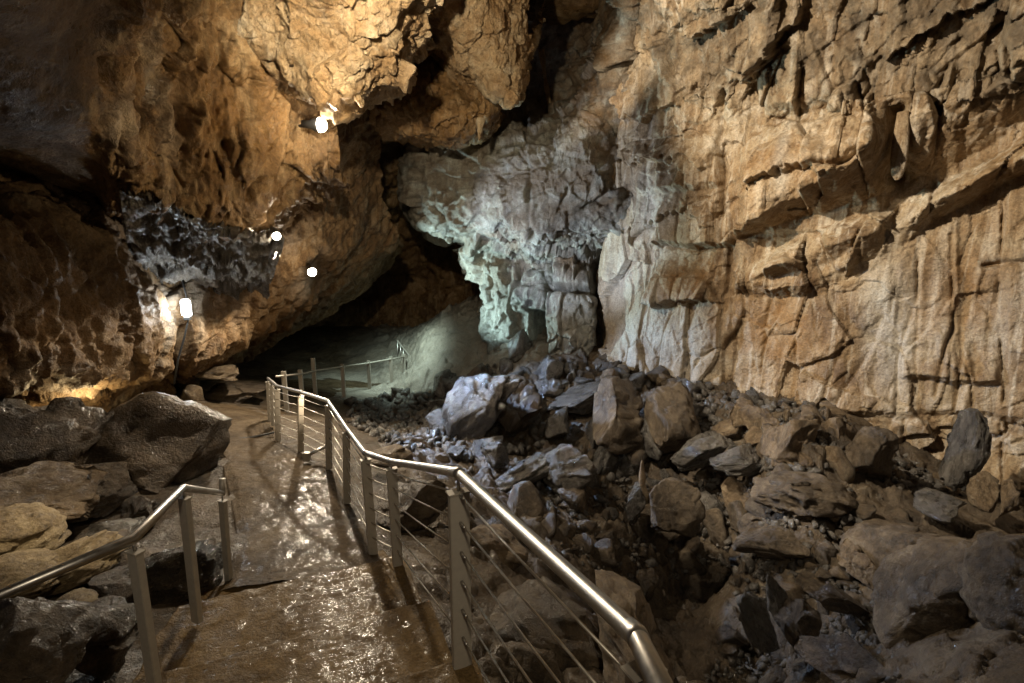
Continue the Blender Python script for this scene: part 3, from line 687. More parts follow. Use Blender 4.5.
# (u, v, Y, half width px, half height px, half depth m, rot xyz, planes, squareness, material, seed, label)
BIG = [
 # left of the path
 (150, 448, 6.9, 86, 78, 1.0, (0, 8, 10), 13, .3, 'darkrock', 11, 'huge dark boulder standing at the left edge of the path'),
 (60, 460, 6.4, 66, 62, .9, (5, -6, 30), 12, .2, 'darkrock', 12, 'dark boulder under the left wall behind the bigger one'),
 (28, 425, 6.3, 40, 34, .6, (0, 0, 20), 9, .5, 'darkrock', 13, 'squared brown block under the lit ledge of the left wall'),
 (55, 497, 5.2, 56, 28, .5, (0, 4, 15), 10, .3, 'brownrock', 14, 'flat cracked brown boulder above the yellow clay rocks'),
 (6, 538, 4.4, 40, 24, .4, (0, 10, 0), 2, .1, 'yellowrock', 15, 'rounded yellow clay rock at the picture\'s left border'),
 (66, 562, 4.1, 46, 20, .35, (0, -8, 10), 2, .1, 'yellowrock', 16, 'long low yellow clay rock behind the left handrail'),
 (14, 578, 3.7, 40, 17, .3, (0, 8, 40), 2, .1, 'yellowrock', 17, 'small yellow clay rock just above the left handrail'),
 (120, 535, 4.7, 26, 16, .3, (0, 5, 20), 9, .2, 'wetrock', 18, 'grey flat stone between the left handrail and big boulder'),
 (172, 576, 4.1, 42, 28, .35, (4, -8, 10), 2, .1, 'wethump', 19, 'glistening wet hump behind the two left posts'),
 (60, 640, 2.9, 60, 44, .35, (0, 25, 20), 8, .1, 'darkrock', 20, 'dark sloping rock below the left handrail'),
 (20, 650, 2.3, 70, 52, .3, (0, 20, 0), 6, .1, 'darkrock', 21, 'big dark smooth rock in the bottom left corner'),
 (70, 612, 3.3, 22, 12, .2, (0, -25, 30), 8, .2, 'yellowrock', 22, 'little clay covered stone lying in shade below the left handrail'),
 (222, 374, 11.5, 26, 9, .6, (0, -6, 0), 9, .3, 'brownrock', 23, 'pale pinkish slab under the far end of the left wall'),
 (235, 388, 12, 30, 13, .6, (0, 3, 0), 12, .5, 'darkrock', 24, 'low dark rock heap where the path bends away'),
 (196, 398, 11.0, 10, 12, .3, (0, 20, 0), 9, .3, 'brownrock', 25, 'small pale rock at the wall foot beyond the huge boulder'),
 (105, 492, 5.6, 40, 22, .4, (0, 8, 10), 9, .3, 'darkrock', 26, 'dark broken rock at the foot of the huge boulder'),
 (140, 512, 5.3, 26, 20, .35, (0, -10, 30), 9, .3, 'darkrock', 27, 'small dark rock leaning against the front of the huge boulder'),
 (96, 552, 4.4, 34, 20, .35, (0, 10, 10), 9, .2, 'darkrock', 28, 'dark wet rock between the yellow clay rocks and the glistening hump'),
 (120, 590, 3.8, 30, 22, .3, (0, -8, 20), 9, .2, 'darkrock', 29, 'dark rock under the middle of the left handrail'),
 (100, 640, 3.0, 34, 30, .3, (0, 8, 10), 9, .2, 'darkrock', 30, 'dark rock behind the nearest left post'),
 # wet blue rubble
 (480, 402, 11.0, 33, 66, .42, (0, 38, -52), 7, .45, 'wetrock', 131, 'big pale wet boulder shining blue amid the rubble'),
 (516, 412, 11.5, 25, 46, .6, (0, 30, 40), 12, .4, 'darkrock', 32, 'dark jagged rock just behind the big pale blue boulder'),
 (618, 415, 9.9, 36, 30, .6, (0, 2, 25), 6, .95, 'wetbrown', 33, 'big squared brown block in the middle of the rubble'),
 (676, 420, 9.4, 22, 30, .45, (0, -4, 15), 6, .9, 'wetbrown', 34, 'upright brown block right of the big squared one'),
 (648, 432, 9.6, 12, 26, .4, (0, 5, 15), 11, .5, 'wetrock', 35, 'narrow dark stone wedged between two brown blocks'),
 (562, 470, 8.6, 30, 20, .5, (0, -6, 20), 11, .3, 'wetrock', 36, 'wide angular grey boulder below the rubble slope'),
 (520, 476, 8.8, 30, 15, .45, (0, -20, 10), 10, .3, 'wetrock', 37, 'flat grey slab tilted beside the wide grey boulder'),
 (497, 450, 9.4, 17, 14, .35, (0, -12, 0), 11, .4, 'wetrock', 38, 'angular wet rock at the foot of the big pale blue boulder'),
 (455, 452, 9.8, 14, 8, .35, (0, 0, 0), 12, .4, 'wetrock', 39, 'low bluish rock behind the handrail bend'),
 (560, 425, 10.4, 14, 20, .4, (0, 20, 0), 11, .3, 'wetrock', 40, 'pointed grey rock leaning under the back wall'),
 (583, 400, 11.4, 36, 13, .5, (0, -14, 0), 11, .3, 'wetrock', 41, 'long tilted slab under the cliff corner'),
 (548, 388, 12.4, 13, 12, .4, (0, 6, 0), 11, .4, 'wetrock', 42, 'bluish stone fallen at the foot of the niche'),
 (668, 515, 7.4, 32, 32, .45, (6, -8, 20), 11, .3, 'wetbrown', 43, 'prominent brown boulder poised over the dark hollow'),
 (636, 500, 7.8, 14, 20, .3, (0, 6, 0), 10, .4, 'wetrock', 44, 'small grey block left of the poised brown boulder'),
 (700, 455, 8.7, 26, 20, .4, (0, -30, 0), 10, .3, 'wetrock', 45, 'pale grey slab sloping toward the dark hollow'),
 (742, 462, 8.0, 26, 13, .4, (0, -22, 10), 10, .3, 'wetrock', 46, 'tilted pale grey slab left of the orange block'),
 (788, 448, 7.8, 32, 34, .5, (0, 2, 30), 10, .5, 'brownrock', 47, 'large orange brown block at the cliff foot'),
 (835, 440, 7.8, 15, 28, .4, (0, 3, 10), 10, .6, 'brownrock', 48, 'upright orange pillar block beside the large orange one'),
 (868, 462, 7.3, 22, 34, .4, (0, -3, 20), 10, .5, 'wetbrown', 49, 'brown fluted block next to the dark hole at the cliff foot'),
 (760, 425, 8.9, 16, 18, .4, (0, 0, 25), 10, .6, 'brownrock', 50, 'dusty tan block tucked against the cliff above the slab'),
 (740, 415, 9.2, 12, 15, .3, (0, 6, 0), 10, .4, 'brownrock', 51, 'little tan block under the ochre stain of the cliff'),
 (962, 448, 7.2, 12, 36, .3, (0, 6, 0), 2, .1, 'wetrock', 52, 'smooth grey rounded rock leaning on the cliff foot'),
 (985, 492, 6.3, 9, 18, .2, (0, -8, 0), 9, .4, 'brownrock', 53, 'slim upright stone at the right foot of the cliff'),
 (1010, 500, 6.1, 8, 24, .2, (0, 6, 0), 9, .4, 'brownrock', 54, 'tallest slim upright stone near the right border'),
 (945, 505, 6.3, 24, 14, .3, (0, 8, 20), 8, .2, 'wetrock', 55, 'smooth dark hump below the grey rounded rock'),
 (800, 492, 7.0, 42, 22, .5, (0, 6, 0), 8, .2, 'wetbrown', 56, 'broad brown hump below the large orange block'),
 (895, 545, 5.9, 42, 34, .5, (0, -4, 20), 9, .3, 'wetbrown', 57, 'large muddy brown outcrop in the right slope'),
 (855, 560, 5.8, 18, 26, .3, (0, 4, 0), 10, .4, 'brownrock', 58, 'upright ochre rock at the left of the muddy outcrop'),
 (770, 545, 6.4, 32, 20, .4, (0, 5, 10), 11, .3, 'wetbrown', 59, 'craggy brown rock on the edge of the dark hollow'),
 (757, 617, 5.2, 17, 38, .14, (0, -20, -10), 9, .4, 'wetrock', 60, 'thin grey slab standing on edge in the hollow'),
 (776, 600, 5.3, 10, 28, .12, (0, -16, 0), 9, .4, 'wetrock', 61, 'second thinner slab standing behind the grey one'),
 (840, 600, 5.2, 24, 16, .25, (0, 25, 30), 9, .3, 'darkrock', 62, 'dark glossy stone lying right of the standing slabs'),
 (800, 625, 5.0, 20, 30, .3, (0, 0, 0), 10, .3, 'darkrock', 63, 'dark stone between the slabs and the glossy stone'),
 (850, 665, 4.4, 46, 30, .4, (0, 6, 0), 9, .2, 'darkrock', 64, 'low dark boulder at the bottom border right of the hollow'),
 (960, 610, 4.4, 80, 58, .6, (0, -10, 10), 3, .1, 'wetbrown', 65, 'great smooth dark boulder in the lower right'),
 (1020, 590, 4.0, 40, 50, .4, (0, 0, 0), 3, .1, 'wetbrown', 66, 'dark rock cut by the right border'),
 (628, 640, 3.3, 66, 46, .55, (0, 24, 20), 7, .1, 'brownrock', 67, 'smooth sloping brown rock behind the near handrail'),
 (545, 620, 3.9, 60, 36, .6, (0, 18, 20), 7, .1, 'wetbrown', 68, 'muddy brown rock seen through the cables'),
 (490, 540, 5.3, 36, 20, .4, (0, 8, 0), 9, .2, 'brownrock', 69, 'grey topped rock just beyond the middle post'),
 (420, 500, 5.6, 46, 24, .4, (0, 10, 0), 8, .2, 'wetbrown', 70, 'muddy brown bank rock behind the short rail panel'),
 (395, 452, 7.4, 24, 8, .4, (0, 4, 0), 10, .3, 'brownrock', 71, 'ochre rock peeking over the handrail by the dark pit'),
]
for (u, v, Y, hw, hh, hd, rot, npl, sq, mat, seed, lab) in BIG:
    c = P(u, v, Y)
    s = (px(hw, Y)*1.18, hd*1.1, px(hh, Y)*1.18)
    me = boulder_mesh('boulder', seed, 5 if hw*hh > 350 else 4, npl, .1, .10 if mat in ('yellowrock', 'wethump') else .085, sq)
    o = link('boulder', me, M[mat]); set_mat4(o, c, eul(*rot), s)
    tag(o, lab, 'boulder')

# scattered rubble: copies of a few unlike stones, every stone an object
PROTO = {}
for mat in ('wetrock', 'brownrock', 'darkrock', 'wetbrown'):
    PROTO[mat] = []
    for k in range(8):
        me = boulder_mesh('rock', 100+k*7+len(mat), 3, 13, .15, .07, .3); me.materials.append(M[mat]); PROTO[mat].append(me)
def inside(u, v, poly):
    c = False; j = len(poly)-1
    for i in range(len(poly)):
        (a, b), (x, y) = poly[i], poly[j]
        if (b > v) != (y > v) and u < (x-a)*(v-b)/(y-b)+a: c = not c
        j = i
    return c
REG = [  # polygon, count, size px (lo, hi), material weights, label, group
 ([(440, 392), (520, 350), (620, 372), (690, 400), (640, 470), (560, 500), (470, 470), (420, 440)], 74, (8, 28), ('wetrock',)*5+('darkrock',), 'wet bluish angular rock in the rubble below the back wall', 'bluish rubble below the back wall'),
 ([(345, 405), (400, 395), (440, 395), (440, 450), (400, 452), (350, 425)], 30, (5, 12), ('darkrock',)*4+('wetrock',), 'small dark rock in the black pit beyond the handrail', 'dark rocks in the pit'),
 ([(500, 480), (640, 450), (740, 480), (720, 560), (650, 590), (560, 560)], 56, (9, 32), ('wetrock', 'wetbrown', 'wetbrown', 'darkrock'), 'brown grey rock lying in the middle of the gully', 'rocks in the middle of the gully'),
 ([(690, 400), (880, 420), (900, 470), (760, 480), (690, 450)], 36, (7, 22), ('brownrock', 'brownrock', 'wetrock'), 'tan broken rock along the foot of the cliff', 'broken rocks at the cliff foot'),
 ([(700, 480), (860, 490), (860, 600), (760, 640), (720, 560)], 50, (8, 27), ('wetbrown', 'wetbrown', 'brownrock'), 'craggy brown rock on the right slope of the hollow', 'craggy rocks on the right slope'),
 ([(612, 372), (700, 388), (760, 400), (870, 412), (870, 428), (760, 418), (690, 404), (612, 388)], 30, (7, 20), ('brownrock', 'wetbrown', 'wetrock'), 'stone wedged against the bottom edge of the cliff', 'stones wedged under the cliff'),
 ([(880, 455), (1024, 478), (1024, 505), (900, 500)], 18, (6, 18), ('brownrock', 'wetbrown'), 'broken stone lying at the right end of the cliff foot', 'stones at the right end of the cliff foot'),
 ([(740, 600), (900, 580), (900, 683), (700, 683)], 22, (8, 22), ('darkrock', 'darkrock', 'wetbrown'), 'dark stone at the bottom of the hollow', 'stones in the hollow'),
]
for (poly, cnt, (s0, s1), mats, lab, grp) in REG:
    us = [q[0] for q in poly]; vs = [q[1] for q in poly]; k = 0
    while k < cnt:
        u, v = random.uniform(min(us), max(us)), random.uniform(min(vs), max(vs))
        if not inside(u, v, poly): continue
        k += 1
        h = hit(u, v); s = px(s0+(s1-s0)*random.random()**2.2, h[1])
        o = bpy.data.objects.new('rock', random.choice(PROTO[random.choice(mats)])); COL.objects.link(o)
        set_mat4(o, (h[0], h[1], h[2]+s*.25), eul(random.uniform(0, 360), random.uniform(0, 360), random.uniform(0, 360)), (s*random.uniform(.8, 1.3), s*random.uniform(.6, 1.1), s*random.uniform(.55, 1.0)))
        tag(o, lab, 'rock', grp)
# loose scree too small to count
SV, SF, off = [], [], 0
base = [boulder_mesh('scree', 300+k, 1, 9, .0, .12, .4) for k in range(7)]
bv = []
for b in base:
    a = np.zeros(len(b.vertices)*3, np.float32); b.vertices.foreach_get('co', a)
    bv.append((a.reshape(-1, 3), np.array([p.vertices[:] for p in b.polygons])))
ALLR = [r[0] for r in REG]
for k in range(8000):
    poly = ALLR[int(RNG.integers(len(ALLR)))]
    us = [q[0] for q in poly]; vs = [q[1] for q in poly]
    u, v = RNG.uniform(min(us), max(us)), RNG.uniform(min(vs), max(vs))
    if not inside(u, v, poly): continue
    h = hit(u, v); s = px(1.0+6.5*RNG.random()**1.8, h[1])
    a, f = bv[k % 7]
    Rm = np.array(eul(*RNG.uniform(0, 360, 3)))[:3, :3]
    SV.append((a*RNG.uniform(.45, 1.5, 3)*s)@Rm.T + h + np.array([0, 0, s*.4])); SF.append(f+off); off += len(a)
o = link('rubble', mesh_np('rubble', np.concatenate(SV), np.concatenate(SF), False), M['wetrock'])
tag(o, 'loose scree of small broken stones over the gully', kind='stuff')

# ================================================================== railings
def tube(pts, r, seg=12, caps=True):
    """mitred round bar through points; returns V, F (quads) """
    pts = [np.asarray(q, float) for q in pts]; V = []; F = []
    n = len(pts); prev = None
    for i, q in enumerate(pts):
        d0 = pts[i]-pts[i-1] if i else pts[1]-pts[0]
        d1 = pts[i+1]-pts[i] if i < n-1 else d0
        d0 = d0/np.linalg.norm(d0); d1 = d1/np.linalg.norm(d1); t = d0+d1; t /= np.linalg.norm(t)
        if prev is None:
            a = np.cross(d0, [0, 0, 1.]); 
            if np.linalg.norm(a) < 1e-3: a = np.array([1., 0, 0])
        else: a = prev-t*(prev@t)
        a /= np.linalg.norm(a); b = np.cross(t, a); prev = a
        k = 1/max(.5, float(t@d0))
        for j in range(seg):
            th = 2*math.pi*j/seg
            V.append(q+r*(math.cos(th)*a+math.sin(th)*b)*(k if 0 < i < n-1 else 1))
    for i in range(n-1):
        for j in range(seg): F.append((i*seg+j, i*seg+(j+1) % seg, (i+1)*seg+(j+1) % seg, (i+1)*seg+j))
    if caps:
        for i, sgn in ((0, -1), (n-1, 1)):
            c = len(V); V.append(pts[i])
            for j in range(0, seg, 2):
                x = (i*seg+j, i*seg+(j+1) % seg, i*seg+(j+2) % seg)
                F.append((c,)+(x if sgn > 0 else x[::-1]))
    return np.array(V), np.array(F)
def tube_obj(name, pts, r, mat, parent=None, seg=12):
    V, F = tube(pts, r, seg)
    loc = np.array(parent.location) if parent is not None else 0
    return link(name, mesh_np(name, V-loc, F), mat, parent)
def join(parts):
    V, F, o = [], [], 0
    for v, f in parts: V.append(np.asarray(v, float)); F.append(np.asarray(f)+o); o += len(v)
    return np.concatenate(V), np.concatenate(F)
def box(c, hx, hy, hz, ax=None, bev=.004):
    bm = bmesh.new(); bmesh.ops.create_cube(bm, size=2)
    for v in bm.verts: v.co = Vector((v.co.x*hx, v.co.y*hy, v.co.z*hz))
    if bev: bmesh.ops.bevel(bm, geom=bm.edges[:], offset=bev, segments=2, affect='EDGES')
    V = np.array([v.co[:] for v in bm.verts])
    if ax is not None: V = V@np.array(ax)      # rows: local axes in world
    V = V+np.asarray(c)
    F = [[v.index for v in f.verts] for f in bm.faces]; bm.free()
    return V, F
def poly_mesh(name, V, F):
    me = bpy.data.meshes.new(name); me.from_pydata([tuple(v) for v in V], [], [tuple(f) for f in F]); me.update(); return me
def joinp(parts):
    V, F, o = [], [], 0
    for v, f in parts: V += list(v); F += [tuple(i+o for i in q) for q in f]; o += len(v)
    return V, F
def post(root, foot, top, ax, ay, w, th, stem=.07):
    """flat steel post from foot to below the rail, with cap plate and a thin stem under the rail"""
    foot = np.asarray(foot); top = np.asarray(top); loc = np.array(root.location)
    H = top[2]-foot[2]-stem
    # keep the post leaning with its two measured ends
    d = (top-foot); zax = d/np.linalg.norm(d)
    c = foot+zax*(H/2)
    A3 = [np.append(ax, 0), np.append(ay, 0), zax]
    body = box(c, w/2, th/2, np.linalg.norm(d)*(H/(H+stem))/2, A3, .003)
    V, F = body
    o = link('post', poly_mesh('post', V-loc, F), M['post'], root)
    ct = foot+zax*(np.linalg.norm(d)*(H/(H+stem))+.004)
    Vc, Fc = box(ct, w/2+.008, th/2+.008, .005, A3, .002)
    link('post_cap', poly_mesh('post_cap', Vc-loc, Fc), M['post'], o)
    Vs, Fs = tube([ct, top], .008, 8); link('stem', mesh_np('stem', Vs-loc, Fs), M['steel'], o)
    return o
MAINPOSTS = [ # rail (u, v), foot (u, v), Y
 ((668, 700), (700, 860), .82), ((650, 655), (650, 830), 1.02), ((458, 472.5), (462, 664), 2.32), ((391, 461.5), (398, 566), 4.05), ((365, 453), (373, 552), 4.5),
 ((346, 427.5), (347, 501), 5.95), ((328, 401), (329, 467), 6.9), ((300.5, 392), (300.6, 450), 7.7), ((277, 386), (278, 440), 8.5), ((272, 382), (273.5, 424), 9.2), ((268, 378.5), (270, 420), 9.7)]
tops = [P(a[0], a[1], Y) for a, b, Y in MAINPOSTS]; feet = [P(b[0], b[1], Y) for a, b, Y in MAINPOSTS]
bend = P(637, 636, 1.1)
main = empty('railing', tuple(feet[5]), 'long cable railing along the right side of the path and steps', 'railing')
railpts = [P(700, 770, .62), bend] + tops[2:]
tube_obj('handrail', railpts, .026, M['steel'], main, 16)
for a, b, c in zip(railpts[1:-1], railpts[:-2], railpts[2:]):
    d0 = (b-a)/np.linalg.norm(b-a); d1 = (c-a)/np.linalg.norm(c-a)
    tube_obj('joint_sleeve', [a+d0*.035, a, a+d1*.035], .0285, M['steel'], main, 16)
# near post stands just below the bend
nb = bend+np.array([.035, -.06, 0]); 
near_top = bend+np.array([.012, -.03, -.02]); near_foot = nb+np.array([0, .0, -1.05])
PT = [(near_foot, near_top)] + list(zip(feet[2:], tops[2:]))
for k, (f, t) in enumerate(PT):
    t = t.copy(); t[2] -= .022
    # the post's broad face lies across the run of the cables
    a = PT[max(k-1, 0)][0][:2]; b = PT[min(k+1, len(PT)-1)][0][:2]
    d = (b-a)/np.linalg.norm(b-a); n = np.array([-d[1], d[0]])
    f2 = np.array([f[0], f[1], f[2]-.03])
    wide = .10 if k == 1 else .085
    post(main, f2, t, n, d, wide, .045, .03 if k == 0 else .085 if k == 1 else .05)
for fr in (.16, .31, .46, .61, .76, .90):
    pts = []
    for f, t in PT: pts.append(f+(t-f)*fr)
    ext = pts[0]+(pts[0]-pts[1])*.5
    V = [tube([a, (a+b)/2-np.array([0, 0, .006]), b], .0055, 6) for a, b in zip([ext]+pts[:-1], pts) ] 
    for v_, f_ in V[1:] if False else V:
        pass
    VV, FF = join(V)
    cb = link('cable', mesh_np('cable', VV-np.array(main.location), FF), M['cable'], main)
    q = pts[1]; d0 = (pts[0]-q)/np.linalg.norm(pts[0]-q); d1 = (pts[2]-q)/np.linalg.norm(pts[2]-q)
    FV, FT = join([tube([q+d0*.02, q+d0*.085], .009, 8), tube([q+d1*.02, q+d1*.085], .009, 8)])
    link('cable_fitting', mesh_np('cable_fitting', FV-np.array(main.location), FT), M['steel'], cb)

# left handrail
LP = [((133, 539), (157, 700), 2.5), ((183, 488), (197, 618), 3.3), ((222, 493), (228.5, 579), 4.2)]
lt = [P(a[0], a[1], Y) for a, b, Y in LP]; lf = [P(b[0], b[1], Y) for a, b, Y in LP]
lroot = empty('railing', tuple(lf[1]), 'short left handrail on three posts beside the steps', 'railing')
tube_obj('handrail', [P(-90, 634, 2.0), P(0, 595, 2.2), lt[0], lt[1], lt[2]], .025, M['steel'], lroot, 16)
tube_obj('rail_end', [lt[2]+np.array([0, 0, -.02]), lt[2]+np.array([0.005, .02, .13])], .026, M['post'], lroot, 10)
for k, (f, t) in enumerate(zip(lf, lt)):
    t = t.copy(); t[2] -= .02; f = f.copy(); f[2] -= .03
    post(lroot, f, t, np.array([.93, -.37]), np.array([.37, .93]), .082 if k < 2 else .07, .04, .06)

# far railing round the pit
FPST = [((285.4, 376), (285.4, 411), 12.0), ((301.5, 374), (301.5, 402), 13.0), ((314.4, 362), (314.4, 396), 14.0), ((343.3, 368), (343.3, 397), 14.9), ((369.2, 364.5), (369.2, 390), 16.4), ((391.6, 360), (391.6, 386), 17.0), ((404.4, 357.5), (404.4, 381), 18)]
ft = [P(a[0], a[1], Y) for a, b, Y in FPST]; ff = [P(b[0], b[1], Y) for a, b, Y in FPST]
fr_ = empty('railing', tuple(ff[3]), 'distant railing around the far side of the dark pit', 'railing')
rp = [P(276, 376.5, 11.6), P(301.5, 374, 13.0), P(316, 370.5, 14.0), P(343.3, 366.5, 14.9), P(369.2, 363, 16.4), P(391.6, 359, 17.0), P(404.4, 357, 18)]
tube_obj('handrail', rp, .026, M['post'], fr_, 8)
for k, (f, t) in enumerate(zip(ff, ft)):
    loc = np.array(fr_.location); c = (f+t)/2
    V, F = box(c, .055, .03, (t-f)[2]/2+.12, None, .004); link('post', poly_mesh('post', V-loc, F), M['post'], fr_)
# steel frame at the far corner
br = empty('barrier_frame', tuple(P(400, 360, 19)), 'blue lit pair of tall steel bars with a sloping rail far back', 'barrier')
for (u0, v0, v1) in ((397.5, 340, 366), (400.5, 344, 366), (403.5, 348, 368)):
    tube_obj('bar', [P(u0, v1, 19), P(u0, v0, 19)], .028, M['steel'], br, 8)
tube_obj('rail', [P(397, 340, 19), P(404, 349, 19), P(421, 371, 17.5), P(423.5, 386, 16.5)], .03, M['post'], br, 8)

# ================================================================== lamps
def sphere(r, sub=3):
    bm = bmesh.new(); bmesh.ops.create_icosphere(bm, subdivisions=sub, radius=r)
    V = np.array([v.co[:] for v in bm.verts]); F = np.array([[v.index for v in f.verts] for f in bm.faces]); bm.free(); return V, F
def spot_lamp(u, v, Y, r, label, aim, bracket):
    c = P(u, v, Y); root = empty('spotlight', tuple(c), label, 'lamp', )
    aim = np.asarray(aim, float)-c; aim /= np.linalg.norm(aim)
    # glowing lens dome in a short flared housing
    V, F = sphere(r); V = V*np.array([1, 1, 1.0])
    link('lens', mesh_np('lens', V+aim*.0, F), M['warm_glow'], root)
    a = np.cross(aim, [0, 0, 1]); a /= np.linalg.norm(a); b = np.cross(aim, a)
    prof = [(.02, -.30), (.5*r, -.30), (.62*r, -.16), (1.02*r, -.05), (1.1*r, -.01), (1.04*r, .0)]
    HV, HF = [], []
    for (rr, x) in prof:
        for j in range(20):
            th = 2*math.pi*j/20; HV.append(aim*x+rr*(math.cos(th)*a+math.sin(th)*b))
    for i in range(len(prof)-1):
        for j in range(20): HF.append((i*20+j, i*20+(j+1) % 20, (i+1)*20+(j+1) % 20, (i+1)*20+j))
    link('housing', mesh_np('housing', HV, HF), M['black'], root)
    bpt = P(*bracket)-c
    V, F = tube([-aim*.2, bpt*.6-aim*.1, bpt], .03, 8); link('bracket', mesh_np('bracket', V, F), M['black'], root)
    V, F = sphere(r*.75, 2); V = V*np.array([1.1, .6, .8]); link('junction_box', mesh_np('junction_box', V+bpt*.9, F), M['black'], root)
    return c
def light(kind, name, loc, energy, col, aim=None, size=.1, spot=120, blend=.6):
    l = bpy.data.lights.new(name, kind); l.energy = energy; l.color = col
    if kind in ('POINT', 'SPOT'): l.shadow_soft_size = size
    if kind == 'SPOT': l.spot_size = math.radians(spot); l.spot_blend = blend
    o = bpy.data.objects.new(name, l); COL.objects.link(o); o.location = tuple(loc)
    if aim is not None:
        o.rotation_euler = (Vector(tuple(aim))-Vector(tuple(loc))).to_track_quat('-Z', 'Y').to_euler()
    return o
WARM = (1, .85, .64); COOL = (.86, .95, 1)
c1 = spot_lamp(320, 125, 8.75, .115, 'topmost round spotlight on the pale rock panel beside the hanging rock', P(700, 150, 8), (297, 127, 9.15))
c2 = spot_lamp(276.5, 236, 9.0, .07, 'smallest spotlight in the crevice between overhang and wall', P(330, 330, 7), (268, 234, 9.6))
c3 = spot_lamp(312, 272, 11.9, .10, 'round spotlight low on the brown wall above the path', P(400, 420, 8), (308, 262, 12.7))
c4 = P(186, 308, 9.55)
tl = empty('tube_lamp', tuple(c4), 'bright white upright tube lamp with hanging cable on left wall', 'lamp')
V, F = box((0, 0, 0), .085, .05, .165, None, .03); link('diffuser', poly_mesh('diffuser', V, F), M['cool_glow'], tl)
V, F = box((0, .01, -.2), .055, .045, .035, None, .01); link('end_cap', poly_mesh('end_cap', V, F), M['black'], tl)
V, F = box((0, .09, 0), .03, .05, .19, None, .006); link('mount', poly_mesh('mount', V, F), M['black'], tl)
pts = [c4+np.array([0, .06, .16]), P(183, 283, 9.75), P(182.5, 270, 9.9)]
V, F = tube([q-c4 for q in pts], .018, 6); link('cable', mesh_np('cable', V, F), M['rubber'], tl)
pts = [c4+np.array([0, .03, -.22]), P(185, 335, 9.7), P(178, 360, 9.4), P(174, 384, 9.4)]
V, F = tube([q-c4 for q in pts], .018, 6); link('cable', mesh_np('cable', V, F), M['rubber'], tl)

# cable lying on the path, low steel strut by the rail foot
tag(tube_obj('power_cable', [P(205, 444, 8.05)+np.array([0, 0, .03]), P(232, 441, 8.2)+np.array([0, 0, .03]), P(252, 439, 8.35)+np.array([0, 0, .03]), P(274, 434, 8.7)+np.array([0, 0, .03])], .018, M['rubber']), 'black cable lying across the wet path', 'cable')
k0 = P(307, 458, 7.1); 
so = empty('floor_strut', tuple(k0), 'short pale steel strut lying by the foot of the railing', 'strut')
V, F = tube([np.zeros(3)+np.array([0, 0, .04]), P(327, 446, 7.3)-k0], .028, 8); link('bar', mesh_np('bar', V, F), M['steel'], so)
V, F = box((0, 0, .02), .05, .04, .07, None, .008); link('foot', poly_mesh('foot', V, F), M['post'], so)

# ================================================================== dripstones
def dripstone(u0, v0, u1, v1, Y, r, label, mat, name='stalactite', seed=0, blunt=False):
    a, b = P(u0, v0, Y), P(u1, v1, Y); n = 22; seg = 14; V = []; F = []
    rr = np.random.default_rng(seed)
    for i in range(n+1):
        t = i/n; q = a+(b-a)*t
        rad = r*(1-t**2.5)**.8*(.75+.25*math.sin(5*t+seed)+.12*math.sin(13*t))+.006
        if blunt: rad = r*(.72+.4*math.sin(2.6*t))*max(0, 1-max(0, (t-.72)/.29)**2)**.5+.005
        for j in range(seg):
            th = 2*math.pi*j/seg; V.append(q+np.array([math.cos(th), math.sin(th), 0])*rad*(1+.2*math.sin(3*th+seed)))
    for i in range(n):
        for j in range(seg): F.append((i*seg+j, i*seg+(j+1) % seg, (i+1)*seg+(j+1) % seg, (i+1)*seg+j))
    V = np.array(V); V += (.2*r*fbm(V, 9, 3, .6, seed))[:, None]
    return tag(link(name, mesh_np(name, V, F), mat), label, name)
dripstone(541, 50, 551, 118, 15.2, .10, 'slender pale stalactite in the dark chimney', M['tan'], seed=3)
dripstone(903, 112, 897, 180, 8.62, .09, 'blunt tan stalactite hanging in the cliff hollow', M['cliff'], seed=5, blunt=True)
dripstone(480, 118, 479, 141, 11.6, .08, 'small pale stalactite under the lower hanging rock', M['tan'], seed=7)
dripstone(642, 502, 642, 460, 7.9, .11, 'short brown stalagmite among the gully rocks', M['brownrock'], 'stalagmite', 8)

# ================================================================== lights
light('SPOT', 'spotlight_beam', c1+np.array([.25, -.45, -.05]), 900, WARM, P(560, 520, 6), .10, 150, .5)
light('SPOT', 'small_spot_beam', c2+np.array([.08, -.12, -.02]), 120, WARM, P(300, 330, 8), .06, 150)
light('SPOT', 'wall_spot_beam', c3+np.array([.06, -.16, -.03]), 950, WARM, P(290, 440, 8.5), .08, 160)
light('POINT', 'tube_light', c4+np.array([0, -.2, 0]), 42, COOL, None, .08)
# extra lights, unseen and without fixtures, most of them in mid-air
light('SPOT', 'cliff_flood', np.array([-2.2, 5.8, 7.2]), 5200, (1, .87, .68), np.array([6.3, 9.6, 3.9]), .12, 84, .35)
light('SPOT', 'back_flood', np.array([-4.6, 15.2, .2]), 2300, (.66, .95, .98), np.array([.6, 14.6, 3.3]), .15, 70, .5)
light('SPOT', 'upper_back_flood', np.array([-2.6, 10.8, 2.2]), 1500, (.68, .80, 1), np.array([.5, 13.2, 3.4]), .12, 62, .5)
light('SPOT', 'rubble_flood', np.array([-3.8, 12.4, 1.9]), 2400, (.44, .64, 1), np.array([.8, 10.3, -.8]), .12, 75, .5)
light('SPOT', 'far_path_lamp', np.array([-4.0, 16.2, 1.5]), 560, (.76, 1, .92), np.array([-4.2, 17.6, -1.4]), .25, 120, 1.0)
light('POINT', 'left_ledge_lamp', P(75, 428, 7.2)+np.array([0, .3, .2]), 40, (1, .78, .42), None, .08)
light('SPOT', 'clay_lamp', np.array([-3.4, 5.0, 2.6]), 200, (1, .84, .60), P(30, 565, 4.2), .06, 42, .6)
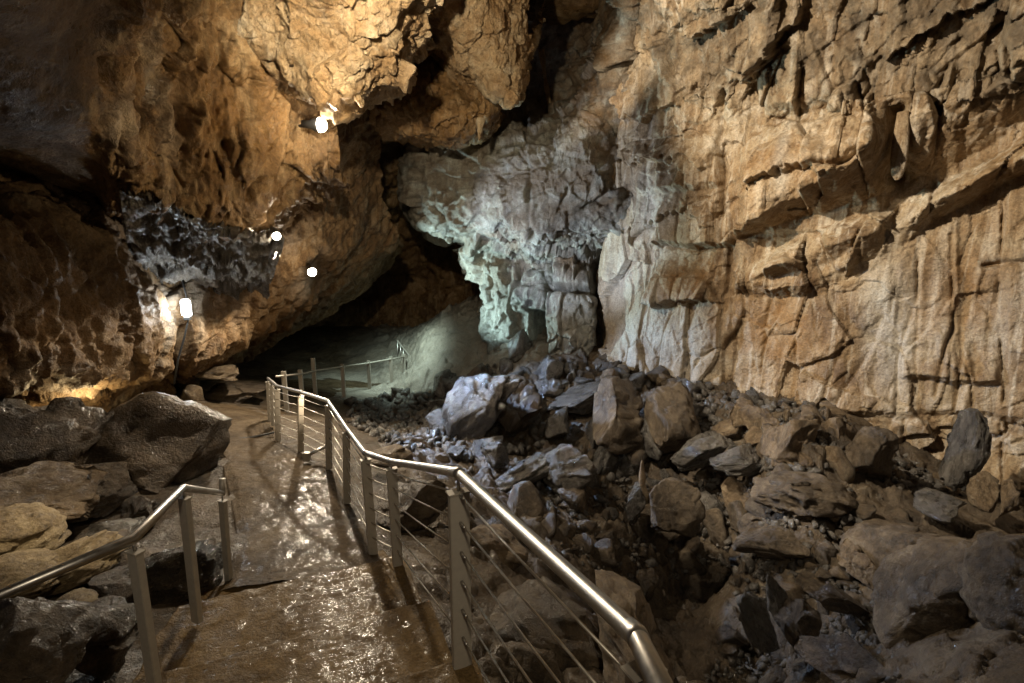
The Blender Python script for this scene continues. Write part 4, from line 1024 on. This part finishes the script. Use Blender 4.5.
light('SPOT', 'drapery_fill', np.array([-1.0, 6.6, 4.0]), 420, (1, .80, .50), P(215, 110, 8.2), .08, 62, .7)  # unseen spot added to brighten the overhang from the right
light('SPOT', 'hanging_rock_fill', np.array([-1.4, 4.0, 5.2]), 1700, (1, .86, .62), P(390, 40, 8), .08, 70, .6)  # unseen spot added in front to light the hanging rock
light('SPOT', 'left_wall_lamp', np.array([-2.8, 7.6, .6]), 45, (1, .80, .55), P(150, 320, 8.6), .12, 110, .7)
light('SPOT', 'steps_fill', np.array([.4, -1.6, 5.4]), 380, (1, .85, .62), np.array([-.4, 4.4, 0]), .25, 78, .7)  # general fill added above and behind the camera
light('SPOT', 'gully_fill', np.array([3.6, .6, 6.2]), 80, (1, .86, .74), np.array([4.2, 7.5, -.6]), .25, 80, .7)  # weak unseen fill added from the camera side

light('POINT', 'lamp_spill', c1+np.array([.05, -.28, 0]), 14, WARM, None, .05)
light('POINT', 'lamp_spill', c3+np.array([.05, -.28, 0]), 30, WARM, None, .05)
light('POINT', 'lamp_spill', c2+np.array([.05, -.2, 0]), 8, WARM, None, .05)

# ================================================================== world, camera, colour
w = bpy.data.worlds.new('World'); SC.world = w; w.use_nodes = True
bg = w.node_tree.nodes['Background']; bg.inputs[0].default_value = (1, .82, .74, 1); bg.inputs[1].default_value = .060
cam = bpy.data.cameras.new('camera'); co = bpy.data.objects.new('camera', cam); COL.objects.link(co)
cam.sensor_width = 36; cam.lens = FPX/1024*36; cam.clip_start = .05; cam.clip_end = 200
co.location = tuple(CAM); co.rotation_euler = (math.pi/2-PITCH, 0, 0); SC.camera = co
SC.view_settings.view_transform = 'Standard'; SC.view_settings.look = 'None'; SC.view_settings.exposure = .15; SC.view_settings.gamma = 1
SC.render.engine = 'CYCLES'
SC.cycles.max_bounces = 5; SC.cycles.diffuse_bounces = 3; SC.cycles.glossy_bounces = 3; SC.cycles.caustics_reflective = False; SC.cycles.caustics_refractive = False
SC.cycles.sample_clamp_indirect = 4; SC.cycles.use_denoising = True
